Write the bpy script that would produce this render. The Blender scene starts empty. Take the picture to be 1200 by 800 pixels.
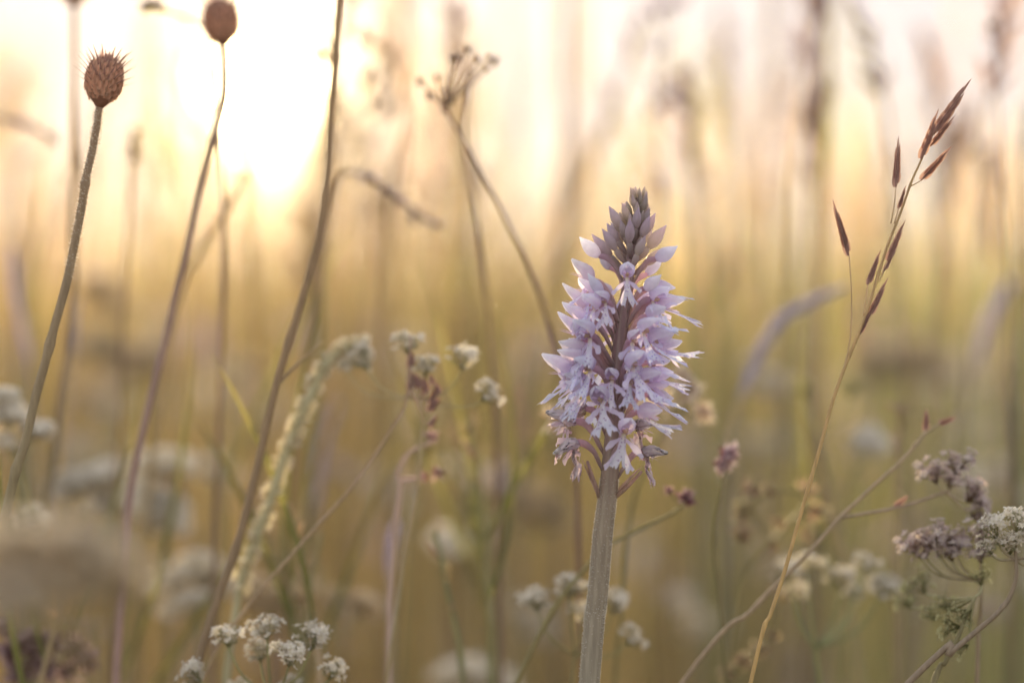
import bpy, math, random
import numpy as np
from mathutils import Vector, Matrix, Quaternion
random.seed(7)
rng = np.random.default_rng(7)
R = math.radians
scene = bpy.context.scene
col = scene.collection

# ------------------------------------------------------------------ camera
CAM_H = 0.36                 # lens height above the soil
DF = 0.833                   # focus distance (the orchid)
K = 36.0 / 100.0 / 1200.0    # metres per photo pixel per metre of distance
cam_d = bpy.data.cameras.new('camera')
cam = bpy.data.objects.new('camera', cam_d)
col.objects.link(cam)
cam.location = (0, 0, CAM_H)
cam.rotation_euler = (R(90), 0, 0)
cam_d.lens = 100
cam_d.sensor_width = 36
cam_d.clip_start = 0.02
cam_d.clip_end = 2000
cam_d.dof.use_dof = True
cam_d.dof.focus_distance = DF
cam_d.dof.aperture_fstop = 3.4
cam_d.dof.aperture_blades = 0
scene.camera = cam

# ------------------------------------------------------------------ light
SUN_AZ = math.atan((310 - 600) * K)          # slightly left of the view axis
SUN_EL = math.atan((400 - 105) * K)          # about five degrees up
sun_dir = Vector((math.sin(SUN_AZ) * math.cos(SUN_EL), math.cos(SUN_AZ) * math.cos(SUN_EL), math.sin(SUN_EL)))
sl = bpy.data.lights.new('sun', 'SUN')
sl.energy = 5.0
sl.angle = R(0.55)
sl.color = (1.0, 0.76, 0.43)
so = bpy.data.objects.new('sun', sl)
so.rotation_euler = (-sun_dir).to_track_quat('-Z', 'Y').to_euler()
so.location = (0, 0, 20)
col.objects.link(so)

world = bpy.data.worlds.new('World')
scene.world = world
world.use_nodes = True
nt = world.node_tree
for n in list(nt.nodes):
    nt.nodes.remove(n)
def wn(t, **kw):
    n = nt.nodes.new(t)
    for k, v in kw.items():
        setattr(n, k, v)
    return n
out = wn('ShaderNodeOutputWorld')
sky = wn('ShaderNodeTexSky', sky_type='NISHITA', sun_disc=False)
sky.sun_elevation = SUN_EL
sky.sun_rotation = SUN_AZ
sky.air_density = 1.0
sky.dust_density = 0.3
sky.ozone_density = 1.5
bg1 = wn('ShaderNodeBackground')
bg1.inputs['Strength'].default_value = 0.003
nt.links.new(sky.outputs[0], bg1.inputs['Color'])
# thin pale evening overcast that whitens the clear-sky colour, and the aureole of the low sun in it
tc = wn('ShaderNodeTexCoord')
dot = wn('ShaderNodeVectorMath', operation='DOT_PRODUCT')
nt.links.new(tc.outputs['Generated'], dot.inputs[0])
dot.inputs[1].default_value = sun_dir
cl = wn('ShaderNodeMath', operation='MINIMUM'); cl.inputs[1].default_value = 1.0
nt.links.new(dot.outputs['Value'], cl.inputs[0])
ac = wn('ShaderNodeMath', operation='ARCCOSINE')
nt.links.new(cl.outputs[0], ac.inputs[0])
def expfall(width, amp):
    d = wn('ShaderNodeMath', operation='DIVIDE'); d.inputs[1].default_value = -width
    nt.links.new(ac.outputs[0], d.inputs[0])
    e = wn('ShaderNodeMath', operation='EXPONENT'); nt.links.new(d.outputs[0], e.inputs[0])
    m = wn('ShaderNodeMath', operation='MULTIPLY'); m.inputs[1].default_value = amp
    nt.links.new(e.outputs[0], m.inputs[0])
    return m
bg2 = wn('ShaderNodeBackground'); bg2.inputs['Color'].default_value = (0.98, 0.84, 0.79, 1); bg2.inputs['Strength'].default_value = 0.50
bg3 = wn('ShaderNodeBackground'); bg3.inputs['Color'].default_value = (1.0, 0.76, 0.38, 1)
g1 = expfall(R(0.45), 40.0)
g2 = expfall(R(2.6), 0.95)
bg4 = wn('ShaderNodeBackground'); bg4.inputs['Color'].default_value = (1.0, 0.62, 0.22, 1)
nt.links.new(g1.outputs[0], bg3.inputs['Strength']); nt.links.new(g2.outputs[0], bg4.inputs['Strength'])
a3 = wn('ShaderNodeAddShader'); nt.links.new(bg3.outputs[0], a3.inputs[0]); nt.links.new(bg4.outputs[0], a3.inputs[1])
a1 = wn('ShaderNodeAddShader'); a2 = wn('ShaderNodeAddShader')
sx = wn('ShaderNodeSeparateXYZ'); nt.links.new(tc.outputs['Generated'], sx.inputs[0])
rp = wn('ShaderNodeValToRGB'); nt.links.new(sx.outputs['Z'], rp.inputs[0])
rp.color_ramp.elements[0].position = .10; rp.color_ramp.elements[0].color = (.93, .83, .83, 1)
rp.color_ramp.elements[1].position = .60; rp.color_ramp.elements[1].color = (.78, .83, .96, 1)
nt.links.new(rp.outputs[0], bg2.inputs['Color'])
nt.links.new(bg1.outputs[0], a1.inputs[0]); nt.links.new(bg2.outputs[0], a1.inputs[1])
nt.links.new(a1.outputs[0], a2.inputs[0]); nt.links.new(a3.outputs[0], a2.inputs[1])
nt.links.new(a2.outputs[0], out.inputs['Surface'])

vs = scene.view_settings
vs.view_transform = 'Standard'
vs.look = 'None'
vs.exposure = 1.02
vs.gamma = 1.0
vs.use_curve_mapping = False
scene.render.engine = 'CYCLES'
scene.cycles.use_denoising = True
scene.cycles.max_bounces = 12
scene.cycles.transmission_bounces = 8
scene.cycles.diffuse_bounces = 6
scene.cycles.volume_bounces = 0
scene.cycles.sample_clamp_indirect = 4.0
scene.cycles.sample_clamp_direct = 0.0

# ------------------------------------------------------------------ helpers
def srgb(r, g, b):
    f = lambda c: ((c / 255.0 + 0.055) / 1.055) ** 2.4 if c > 10 else c / 255.0 / 12.92
    return (f(r), f(g), f(b))

def P(x, y, D=DF):
    """photo pixel (1200x800 grid) at distance D metres"""
    return Vector(((x - 600) * K * D, D, CAM_H + (400 - y) * K * D))

def lerp(a, b, t):
    return tuple(a[i] + (b[i] - a[i]) * t for i in range(3))

def catmull(pts, n):
    pts = [Vector(p) for p in pts]
    if len(pts) == 2:
        return [pts[0].lerp(pts[1], i / n) for i in range(n + 1)]
    e = [pts[0] * 2 - pts[1]] + pts + [pts[-1] * 2 - pts[-2]]
    segs = len(pts) - 1
    res = []
    for i in range(n + 1):
        u = i / n * segs
        k = min(int(u), segs - 1)
        t = u - k
        p0, p1, p2, p3 = e[k], e[k + 1], e[k + 2], e[k + 3]
        res.append(0.5 * ((2 * p1) + (p2 - p0) * t + (2 * p0 - 5 * p1 + 4 * p2 - p3) * t * t + (3 * p1 - p0 - 3 * p2 + p3) * t ** 3))
    return res

class MB:
    def __init__(s):
        s.v = []; s.f = []; s.c = []
    def add(s, p, c):
        s.v.append(tuple(p)); s.c.append((c[0], c[1], c[2], c[3] if len(c) > 3 else 0.0)); return len(s.v) - 1
    def tube(s, pts, rad, c0, c1=None, seg=6, ridge=0.0, cap=True):
        """swept tube; rad a number, pair or list; colour runs c0 -> c1"""
        n = len(pts); c1 = c1 or c0
        up = None; rings = []
        for i, p in enumerate(pts):
            d = (pts[min(i + 1, n - 1)] - pts[max(i - 1, 0)])
            if d.length < 1e-9: d = Vector((0, 0, 1))
            d.normalize()
            if up is None:
                up = Vector((0, 1, 0)) if abs(d.y) < 0.9 else Vector((1, 0, 0))
            up = (up - d * up.dot(d)).normalized()
            w = d.cross(up)
            t = i / max(1, n - 1)
            if isinstance(rad, (list, tuple)):
                if len(rad) == 2: r = rad[0] + (rad[1] - rad[0]) * t
                else: r = rad[i]
            else: r = rad
            cc = lerp(c0, c1, t)
            ring = []
            for k in range(seg):
                a = 2 * math.pi * k / seg
                rr = r * (1 + (ridge if k % 2 else -ridge))
                ring.append(s.add(p + up * math.cos(a) * rr + w * math.sin(a) * rr, cc))
            rings.append(ring)
        for a, b in zip(rings, rings[1:]):
            for k in range(seg):
                s.f.append((a[k], a[(k + 1) % seg], b[(k + 1) % seg], b[k]))
        if cap:
            s.f.append(tuple(reversed(rings[0]))); s.f.append(tuple(rings[-1]))
    def leaf(s, p0, d, w, L, W, bend=0.0, cup=0.0, c0=(.2, .2, .1), c1=None, nseg=4, prof=None, ce=None, twist=0.0):
        """a pointed strip three vertices wide: petals, lemmas, bracts, blades. ce = colour of its margin"""
        d = Vector(d).normalized(); w = Vector(w); w = (w - d * w.dot(d)).normalized(); nrm = d.cross(w)
        c1 = c1 or c0
        prof = prof or (lambda t: math.sin(math.pi * min(1, 0.12 + 0.88 * t)) ** 0.8)
        prev = None
        for i in range(nseg + 1):
            t = i / nseg
            ctr = Vector(p0) + d * (L * t) + nrm * (bend * L * t * t)
            ww = w if not twist else (Quaternion(d, twist * t) @ w)
            hw = W * 0.5 * max(0.02, prof(t))
            cc = lerp(c0, c1, t); cm = lerp(cc, ce, .8) if ce else cc
            row = (s.add(ctr - ww * hw + nrm * cup * hw, cm), s.add(ctr, cc), s.add(ctr + ww * hw + nrm * cup * hw, cm))
            if prev:
                s.f.append((prev[0], prev[1], row[1], row[0])); s.f.append((prev[1], prev[2], row[2], row[1]))
            prev = row
    def lathe(s, prof, c0, c1=None, seg=14, M=None):
        c1 = c1 or c0; rings = []
        for i, (r, z) in enumerate(prof):
            cc = lerp(c0, c1, i / (len(prof) - 1))
            ring = []
            for k in range(seg):
                a = 2 * math.pi * k / seg
                p = Vector((r * math.cos(a), r * math.sin(a), z))
                ring.append(s.add(M @ p if M else p, cc))
            rings.append(ring)
        for a, b in zip(rings, rings[1:]):
            for k in range(seg):
                s.f.append((a[k], a[(k + 1) % seg], b[(k + 1) % seg], b[k]))
        s.f.append(tuple(reversed(rings[0]))); s.f.append(tuple(rings[-1]))
    def mesh(s, name, mat, origin=(0, 0, 0), smooth=True):
        me = bpy.data.meshes.new(name)
        o = Vector(origin)
        me.from_pydata([(x - o.x, y - o.y, z - o.z) for x, y, z in s.v], [], s.f)
        at = me.color_attributes.new('Col', 'FLOAT_COLOR', 'POINT')
        at.data.foreach_set('color', np.array(s.c, dtype=np.float32).ravel())
        if smooth:
            me.polygons.foreach_set('use_smooth', np.ones(len(me.polygons), dtype=bool))
        me.materials.append(mat)
        me.update()
        return me

def obj(name, me, parent=None, M=None):
    o = bpy.data.objects.new(name, me)
    col.objects.link(o)
    if parent: o.parent = parent
    if M is not None: o.matrix_local = M
    return o
def tag(o, label, cat, group=None):
    o['label'] = label; o['category'] = cat; o['kind'] = 'thing'
    if group: o['group'] = group
    return o
def thing(name, loc, label, cat, group=None):
    e = bpy.data.objects.new(name, None)
    e.empty_display_size = 0.02
    col.objects.link(e); e.location = loc
    return tag(e, label, cat, group)
def frame(origin, zdir, xhint=(0, 0, 1), scale=1.0):
    """matrix whose Z runs along zdir"""
    z = Vector(zdir).normalized(); x = Vector(xhint)
    x = x - z * x.dot(z)
    if x.length < 1e-6: x = Vector((1, 0, 0)) - z * z.x
    x.normalize(); y = z.cross(x)
    s = scale if isinstance(scale, (tuple, list)) else (scale,) * 3
    m = Matrix.Identity(4)
    for i in range(3):
        m[i][0] = x[i] * s[0]; m[i][1] = y[i] * s[1]; m[i][2] = z[i] * s[2]; m[i][3] = origin[i]
    return m
def rnd(a, b): return random.uniform(a, b)
def rdir():
    z = rnd(-1, 1); a = rnd(0, 2 * math.pi); r = math.sqrt(1 - z * z)
    return Vector((r * math.cos(a), r * math.sin(a), z))

# ------------------------------------------------------------------ materials
def material(name, trans=0.4, rough=0.55, spec=0.25, noise_scale=300.0, noise_amp=0.25, stretch=(1, 1, 1), bump=0.0, spots=False, tint=(1, 1, 1), gain=1.0):
    m = bpy.data.materials.new(name); m.use_nodes = True
    t = m.node_tree; N = t.nodes; Lk = t.links
    for n in list(N): N.remove(n)
    o = N.new('ShaderNodeOutputMaterial')
    at = N.new('ShaderNodeAttribute'); at.attribute_name = 'Col'
    tcn = N.new('ShaderNodeTexCoord'); mp = N.new('ShaderNodeMapping'); mp.inputs['Scale'].default_value = stretch
    Lk.new(tcn.outputs['Object'], mp.inputs['Vector'])
    no = N.new('ShaderNodeTexNoise'); no.inputs['Scale'].default_value = noise_scale; no.inputs['Detail'].default_value = 3
    Lk.new(mp.outputs[0], no.inputs['Vector'])
    mr = N.new('ShaderNodeMapRange'); mr.inputs['To Min'].default_value = 1 - noise_amp; mr.inputs['To Max'].default_value = 1 + noise_amp
    mr.inputs['From Min'].default_value = .25; mr.inputs['From Max'].default_value = .75
    Lk.new(no.outputs['Fac'], mr.inputs['Value'])
    oi = N.new('ShaderNodeObjectInfo')
    mr2 = N.new('ShaderNodeMapRange'); mr2.inputs['To Min'].default_value = .88 * gain; mr2.inputs['To Max'].default_value = 1.12 * gain
    Lk.new(oi.outputs['Random'], mr2.inputs['Value'])
    mu = N.new('ShaderNodeMath'); mu.operation = 'MULTIPLY'
    Lk.new(mr.outputs[0], mu.inputs[0]); Lk.new(mr2.outputs[0], mu.inputs[1])
    vm = N.new('ShaderNodeVectorMath'); vm.operation = 'SCALE'
    Lk.new(at.outputs['Color'], vm.inputs[0]); Lk.new(mu.outputs[0], vm.inputs['Scale'])
    colour = vm.outputs[0]
    if spots:
        vo = N.new('ShaderNodeTexVoronoi'); vo.inputs['Scale'].default_value = 1050.0
        Lk.new(tcn.outputs['Object'], vo.inputs['Vector'])
        lt = N.new('ShaderNodeMapRange'); lt.inputs['From Min'].default_value = .24; lt.inputs['From Max'].default_value = .38
        lt.inputs['To Min'].default_value = 1; lt.inputs['To Max'].default_value = 0
        Lk.new(vo.outputs['Distance'], lt.inputs['Value'])
        mk = N.new('ShaderNodeMath'); mk.operation = 'MULTIPLY'
        Lk.new(lt.outputs[0], mk.inputs[0]); Lk.new(at.outputs['Alpha'], mk.inputs[1])
        mx = N.new('ShaderNodeMix'); mx.data_type = 'RGBA'
        mx.inputs['B'].default_value = (*srgb(150, 95, 165), 1)
        Lk.new(mk.outputs[0], mx.inputs['Factor']); Lk.new(colour, mx.inputs['A'])
        colour = mx.outputs['Result']
    pb = N.new('ShaderNodeBsdfPrincipled')
    pb.inputs['Roughness'].default_value = rough
    pb.inputs['Specular IOR Level'].default_value = spec
    Lk.new(colour, pb.inputs['Base Color'])
    tr = N.new('ShaderNodeBsdfTranslucent')
    tv = N.new('ShaderNodeVectorMath'); tv.operation = 'MULTIPLY'; tv.inputs[1].default_value = tint
    Lk.new(colour, tv.inputs[0]); Lk.new(tv.outputs[0], tr.inputs['Color'])
    ms = N.new('ShaderNodeMixShader'); ms.inputs[0].default_value = trans
    Lk.new(pb.outputs[0], ms.inputs[1]); Lk.new(tr.outputs[0], ms.inputs[2])
    if bump:
        bp = N.new('ShaderNodeBump'); bp.inputs['Strength'].default_value = bump; bp.inputs['Distance'].default_value = 0.0004
        Lk.new(no.outputs['Fac'], bp.inputs['Height'])
        Lk.new(bp.outputs[0], pb.inputs['Normal'])
    Lk.new(ms.outputs[0], o.inputs['Surface'])
    return m

M_petal = material('petal', gain=1.12, trans=.58, rough=.5, spec=.2, noise_scale=420, noise_amp=.10, bump=.25)
M_lip = material('spotted_lip', gain=1.1, trans=.5, rough=.5, spec=.2, noise_scale=420, noise_amp=.08, bump=.2, spots=True)
M_stem = material('stem_skin', gain=1.5, trans=.15, rough=.55, spec=.3, noise_scale=900, noise_amp=.22, stretch=(1, 1, .12), bump=.5)
M_dry = material('dry_husk', gain=1.65, trans=.55, rough=.6, spec=.2, noise_scale=700, noise_amp=.28, stretch=(1, 1, .4), bump=.3)
M_white = material('small_white_petal', trans=.45, rough=.6, spec=.1, noise_scale=500, noise_amp=.08)
M_hair = material('plant_hair', trans=.6, rough=.4, spec=.4, noise_scale=200, noise_amp=.1)
M_grass = material('meadow_grass', gain=1.38, trans=.6, rough=.5, spec=.25, noise_scale=6, noise_amp=.3, tint=(1.1, 1.08, .75))

# colours of the plants themselves
C_GREEN = (.115, .125, .045); C_OLIVE = (.20, .175, .075); C_STRAW = (.42, .31, .16); C_BROWN = (.20, .125, .075)
C_PURPLE = (.27, .165, .185); C_LILAC = (.66, .52, .70); C_WHITE = (.92, .86, .77); C_CREAM = (.72, .62, .46); C_DUSK = (.42, .31, .33)

# ------------------------------------------------------------------ ground
def build_ground():
    n = 60
    mb = MB(); idx = {}
    xs = [math.copysign(abs(i / n) ** 3, i) * 420 for i in range(-n, n + 1)]
    for i, x in enumerate(xs):
        for j, y in enumerate(xs):
            d = math.hypot(x, y)
            z = 0.012 * math.sin(x * 5.1 + y * 2.3) + 0.01 * math.sin(y * 6.7 - x * 3.1) - .02
            if d > 30: z += 0.25 * math.sin(x * .031 + 1) * math.sin(y * .027)*min(1,(d-30)/60)
            idx[i, j] = mb.add((x, y + 0.5, z), (.2, .16, .1))
    for i in range(2 * n):
        for j in range(2 * n):
            mb.f.append((idx[i, j], idx[i + 1, j], idx[i + 1, j + 1], idx[i, j + 1]))
    m = bpy.data.materials.new('meadow_soil'); m.use_nodes = True
    t = m.node_tree; b = t.nodes['Principled BSDF']; b.inputs['Roughness'].default_value = .95
    tcn = t.nodes.new('ShaderNodeTexCoord'); no = t.nodes.new('ShaderNodeTexNoise'); no.inputs['Scale'].default_value = 9; no.inputs['Detail'].default_value = 8
    t.links.new(tcn.outputs['Object'], no.inputs['Vector'])
    cr = t.nodes.new('ShaderNodeValToRGB')
    cr.color_ramp.elements[0].color = (.13, .10, .065, 1); cr.color_ramp.elements[0].position = .35
    cr.color_ramp.elements[1].color = (.36, .27, .16, 1); cr.color_ramp.elements[1].position = .68
    t.links.new(no.outputs['Fac'], cr.inputs[0]); t.links.new(cr.outputs[0], b.inputs['Base Color'])
    bp = t.nodes.new('ShaderNodeBump'); bp.inputs['Distance'].default_value = .02
    t.links.new(no.outputs['Fac'], bp.inputs['Height']); t.links.new(bp.outputs[0], b.inputs['Normal'])
    o = obj('ground', mb.mesh('ground', m)); o['kind'] = 'structure'
build_ground()
def ground_z(x, y):
    y -= .5
    return 0.012 * math.sin(x * 5.1 + y * 2.3) + 0.01 * math.sin(y * 6.7 - x * 3.1) - .02

# ------------------------------------------------------------------ the grass nobody could count
def grass_stuff(name, label, specs):
    """joined blades; specs = list of (count, D0, D1, halfwidth(D), hmin, hmax, width, palette, lean)"""
    V = []; F = []; Cc = []; base = 0
    ns = 4
    for (cnt, D0, D1, spread, hmin, hmax, wid, pal, lean) in specs:
        u = rng.random(cnt)
        D = np.sqrt(D0 ** 2 + (D1 ** 2 - D0 ** 2) * u)
        X = (rng.random(cnt) * 2 - 1) * (0.18 * D + spread)
        h = hmin + (hmax - hmin) * rng.beta(2.0, 2.2, cnt)
        az = rng.random(cnt) * 2 * math.pi
        ln = np.abs(rng.normal(0, lean, cnt)) * h
        waz = rng.random(cnt) * math.pi
        w = wid * (.6 + .8 * rng.random(cnt)) * (1 + D * .06)
        pal = np.array(pal); pc = pal[rng.integers(0, len(pal), cnt)] * (.75 + .5 * rng.random((cnt, 1)))
        # greener patches to one side, dry and rusty ones between, painted golden glow opposite
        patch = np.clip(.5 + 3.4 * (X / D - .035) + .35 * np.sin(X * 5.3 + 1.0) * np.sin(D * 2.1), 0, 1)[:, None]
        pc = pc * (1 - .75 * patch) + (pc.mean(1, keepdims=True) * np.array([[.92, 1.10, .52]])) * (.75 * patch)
        pc = pc * (.55 + .45 * patch) + pc.mean(1, keepdims=True) * np.array([[1.42, .95, .40]]) * (.45 * (1 - patch))  # warm sun glow over the left and middle grass, put into the blade colour
        rust = np.clip(.5 + .9 * np.sin(X * 9.1 + 2.0 + D) * np.sin(D * 3.3 + X * 4.0), 0, 1)[:, None] * (1 - .8 * patch)
        pc = pc * (1 - .5 * rust) + pc.mean(1, keepdims=True) * np.array([[1.05, .68, .52]]) * .75 * (.5 * rust)
        vv = np.zeros((cnt, (ns + 1) * 2, 3)); cc = np.ones((cnt, (ns + 1) * 2, 4))
        for i in range(ns + 1):
            t = i / ns
            cx = X + np.cos(az) * ln * t ** 1.9; cy = D + np.sin(az) * ln * t ** 1.9
            cz = -.035 + (h + .035) * (t - .10 * t * t * (ln / h) * 3)
            hw = w * .5 * (1 - t * .9)
            vv[:, 2 * i, 0] = cx - np.cos(waz) * hw; vv[:, 2 * i, 1] = cy - np.sin(waz) * hw; vv[:, 2 * i, 2] = cz
            vv[:, 2 * i + 1, 0] = cx + np.cos(waz) * hw; vv[:, 2 * i + 1, 1] = cy + np.sin(waz) * hw; vv[:, 2 * i + 1, 2] = cz
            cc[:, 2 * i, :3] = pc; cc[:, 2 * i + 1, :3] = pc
        ff = np.zeros((cnt, ns, 4), dtype=np.int64)
        b0 = base + np.arange(cnt) * (ns + 1) * 2
        for i in range(ns):
            ff[:, i, 0] = b0 + 2 * i; ff[:, i, 1] = b0 + 2 * i + 1; ff[:, i, 2] = b0 + 2 * i + 3; ff[:, i, 3] = b0 + 2 * i + 2
        V.append(vv.reshape(-1, 3)); Cc.append(cc.reshape(-1, 4)); F.append(ff.reshape(-1, 4)); base += cnt * (ns + 1) * 2
    V = np.concatenate(V); F = np.concatenate(F); Cc = np.concatenate(Cc)
    me = bpy.data.meshes.new(name)
    me.vertices.add(len(V)); me.vertices.foreach_set('co', V.astype(np.float32).ravel())
    me.loops.add(F.size); me.loops.foreach_set('vertex_index', F.astype(np.int32).ravel())
    me.polygons.add(len(F)); me.polygons.foreach_set('loop_start', (np.arange(len(F)) * 4).astype(np.int32))
    me.update(calc_edges=True)
    at = me.color_attributes.new('Col', 'FLOAT_COLOR', 'POINT')
    at.data.foreach_set('color', Cc.astype(np.float32).ravel())
    me.materials.append(M_grass)
    o = obj(name, me); o['kind'] = 'stuff'; o['label'] = label; o['category'] = 'grass'
    return o
PAL_DRY = [(.50, .36, .21), (.56, .42, .25), (.42, .30, .21), (.46, .35, .27), (.36, .29, .15)]
PAL_GREEN = [(.24, .26, .095), (.30, .29, .11), (.21, .235, .10), (.40, .34, .16), (.33, .28, .13)]
PAL_MIX = PAL_DRY[:3] + PAL_GREEN[:3]
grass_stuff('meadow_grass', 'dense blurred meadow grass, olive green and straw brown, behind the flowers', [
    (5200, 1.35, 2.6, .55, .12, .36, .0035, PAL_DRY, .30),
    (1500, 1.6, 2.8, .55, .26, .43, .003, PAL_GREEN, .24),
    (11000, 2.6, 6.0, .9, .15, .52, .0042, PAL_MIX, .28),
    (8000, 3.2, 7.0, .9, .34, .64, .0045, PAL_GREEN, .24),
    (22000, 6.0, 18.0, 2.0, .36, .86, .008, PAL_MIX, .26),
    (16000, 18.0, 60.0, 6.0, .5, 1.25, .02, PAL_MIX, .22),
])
# seed stalks of the meadow grass, thin and taller
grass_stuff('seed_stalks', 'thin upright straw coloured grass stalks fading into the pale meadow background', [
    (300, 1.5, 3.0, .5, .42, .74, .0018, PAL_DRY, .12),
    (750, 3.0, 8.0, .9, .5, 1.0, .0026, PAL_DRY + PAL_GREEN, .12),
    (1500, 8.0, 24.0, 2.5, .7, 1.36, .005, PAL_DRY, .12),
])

# ------------------------------------------------------------------ shared little meshes
def foot(pts, D):
    """carry a stem seen in the picture down to the soil with its own lean"""
    a, b = pts[-2], pts[-1]
    d = (b - a).normalized()
    drop = b.z - (-.02)
    k = d.x / max(.25, -d.z)
    x = b.x + k * drop * .55
    y = b.y + 0.0
    g = Vector((x, y, ground_z(x, y) - .006))
    mid = Vector((b.x + k * drop * .36, y, b.z - drop * .5))
    return [mid, g]
def stem_path(px, D, n=40, ground=True):
    """px from the tip down: (x, y) or (x, y, own distance)"""
    pts = [P(p[0], p[1], p[2] if len(p) > 2 else D) for p in px]
    if ground: pts = pts + foot(pts, D)
    c = catmull(pts, n); ph = px[0][0] * .37
    for i, q in enumerate(c):
        k = min(1, i / 4) * min(1, (n - i) / 4)
        q.x += k * .00022 * (math.sin(i * 24 / n + ph) + .4 * math.sin(i * 61 / n + 2 * ph)); q.y += k * .0003 * math.sin(i * 31 / n + ph * 3)
    return c

def floret_head_mesh(seed, n=42, spread=1.0, white=C_WHITE, budfrac=.2, stalk=(.40, .40, .22), pink=0.0, big=1.0):
    """a domed head of tiny star flowers on thin pedicels; unit radius, stalk base at the origin"""
    random.seed(seed); mb = MB()
    hub = Vector((0, 0, 0))
    for k in range(7):
        a = 2 * math.pi * k / 7 + rnd(-.3, .3); rr = rnd(.25, .6) if k else .05
        q = Vector((rr * math.cos(a), rr * math.sin(a), rnd(.40, .95) - rr * .45))
        mb.tube([hub, q * .5 + Vector((0, 0, .06)), q], (.035, .025), stalk, seg=4)
        for j in range(max(1, n // 7)):
            off = rdir(); off.z = off.z * .55 + .35
            e = q + off * rnd(.28, .58) * spread
            e.z = min(e.z, 1.45)
            mb.tube([q, e], (.02, .014), stalk, lerp(stalk, white, .4), seg=3, cap=False)
            nd = (off + Vector((0, 0, .8)) + rdir() * .5).normalized()
            w = lerp(white, (.62, .46, .48), pink * random.random())
            if random.random() < budfrac:
                m = frame(e, nd)
                mb.lathe([(.01, -.03), (.05, .01), (.055, .05), (.02, .10)], lerp(stalk, w, .5), w, seg=5, M=m)
            else:
                x = nd.orthogonal().normalized(); y = nd.cross(x); a0 = rnd(0, 6)
                for p in range(5):
                    b = a0 + p * 2 * math.pi / 5
                    d = x * math.cos(b) + y * math.sin(b) + nd * rnd(.1, .5)
                    mb.leaf(e, d, nd.cross(d), .23 * big, .135 * big, bend=rnd(-.2, .25), cup=.25, c0=lerp(w, (.6, .6, .25), .35), c1=w, nseg=2,
                            prof=lambda t: (.35, 1, .35)[int(round(t * 2))])
                for p in range(3):
                    d = (nd + rdir() * .6).normalized()
                    mb.leaf(e, d, nd.cross(d) if nd.cross(d).length > .01 else x, .11, .022, c0=C_CREAM, c1=C_WHITE, nseg=1, prof=lambda t: 1)
    return mb.mesh('flower_head', M_white)
HEADS = [floret_head_mesh(11 + i, n=(49, 56, 42)[i]) for i in range(3)]
HEADS_BEIGE = [floret_head_mesh(71 + i, n=112, budfrac=.05, big=1.35, white=(.90, .79, .64)) for i in range(2)]
HEADS_DENSE = [floret_head_mesh(61 + i, n=112, budfrac=.05, big=1.35) for i in range(2)]
HEADS_CREAM = [floret_head_mesh(51 + i, n=98, budfrac=.05, big=1.35, white=(.80, .66, .48)) for i in range(2)]
HEADS_PINK = [floret_head_mesh(31 + i, n=42, white=(.76, .66, .64), budfrac=.35, stalk=C_BROWN, pink=.8) for i in range(2)]
HEADS_GREEN = [floret_head_mesh(41 + i, n=35, white=(.62, .60, .34), budfrac=.75, stalk=(.22, .22, .09)) for i in range(2)]

def add_stem(parent, base, pts, rad, c0, c1=None, seg=7, name='stem', mat=None, ridge=0.0):
    if isinstance(rad, tuple) and len(pts) > 34:
        n = len(pts); k0 = 9 + int(abs(pts[0].x) * 1e4) % 6
        rad = [(rad[0] + (rad[1] - rad[0]) * i / (n - 1)) * (1.28 if i > 5 and i % k0 == 0 else 1) for i in range(n)]
    mb = MB(); mb.tube(pts, rad, c0, c1, seg=seg, ridge=ridge)
    return obj(name, mb.mesh(name, mat or M_stem, base), parent)
def hairs_mesh(pts, rad, n, L, c=(.85, .78, .62), name='hair', base=(0, 0, 0), i0=0, i1=None, up=0.2, w=.00007, sides=False):
    mb = MB(); i1 = i1 or len(pts) - 1
    for k in range(n):
        i = random.randint(i0, i1 - 1); t = random.random()
        p = pts[i].lerp(pts[i + 1], t); d = (pts[i] - pts[i + 1]).normalized()
        o = rdir(); o.y *= .22 if sides else 1; o = (o - d * o.dot(d)).normalized()
        r = rad[i] if isinstance(rad, list) else rad
        dd = (o + d * rnd(-.4, 1) * up + rdir() * .35).normalized()
        mb.leaf(p + o * r * .9, dd, dd.orthogonal(), L * rnd(.4, 1.2), w * 2, bend=rnd(-.5, .5), c0=c, nseg=2, prof=lambda t: 1 - .7 * t)
    return mb.mesh(name, M_hair, base)

# ------------------------------------------------------------------ the orchid
MM = .001
AX = [(750, 234), (747, 252), (742, 285), (735, 330), (730, 370), (726, 420), (717, 520), (710, 600), (700, 700), (689, 800)]
axis = stem_path(AX, DF, 120)
def axis_at_y(py):
    z = P(0, py).z
    for a, b in zip(axis, axis[1:]):
        if a.z >= z >= b.z:
            return a.lerp(b, (a.z - z) / max(1e-9, a.z - b.z))
    return axis[0]
def axis_rad(z):
    py = 400 - (z - CAM_H) / (K * DF)
    tab = [(200, .0007), (225, .0010), (285, .0013), (330, .0016), (420, .0022), (520, .0024), (620, .0027), (800, .0029), (1900, .0036)]
    for (a, ra), (b, rb) in zip(tab, tab[1:]):
        if a <= py <= b: return ra + (rb - ra) * (py - a) / (b - a)
    return .0007
base = axis[-1].copy(); base.z = ground_z(base.x, base.y)
orchid = thing('orchid', base, 'tall pale lilac orchid spike with hooded flowers on a thick upright stem', 'orchid')
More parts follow.
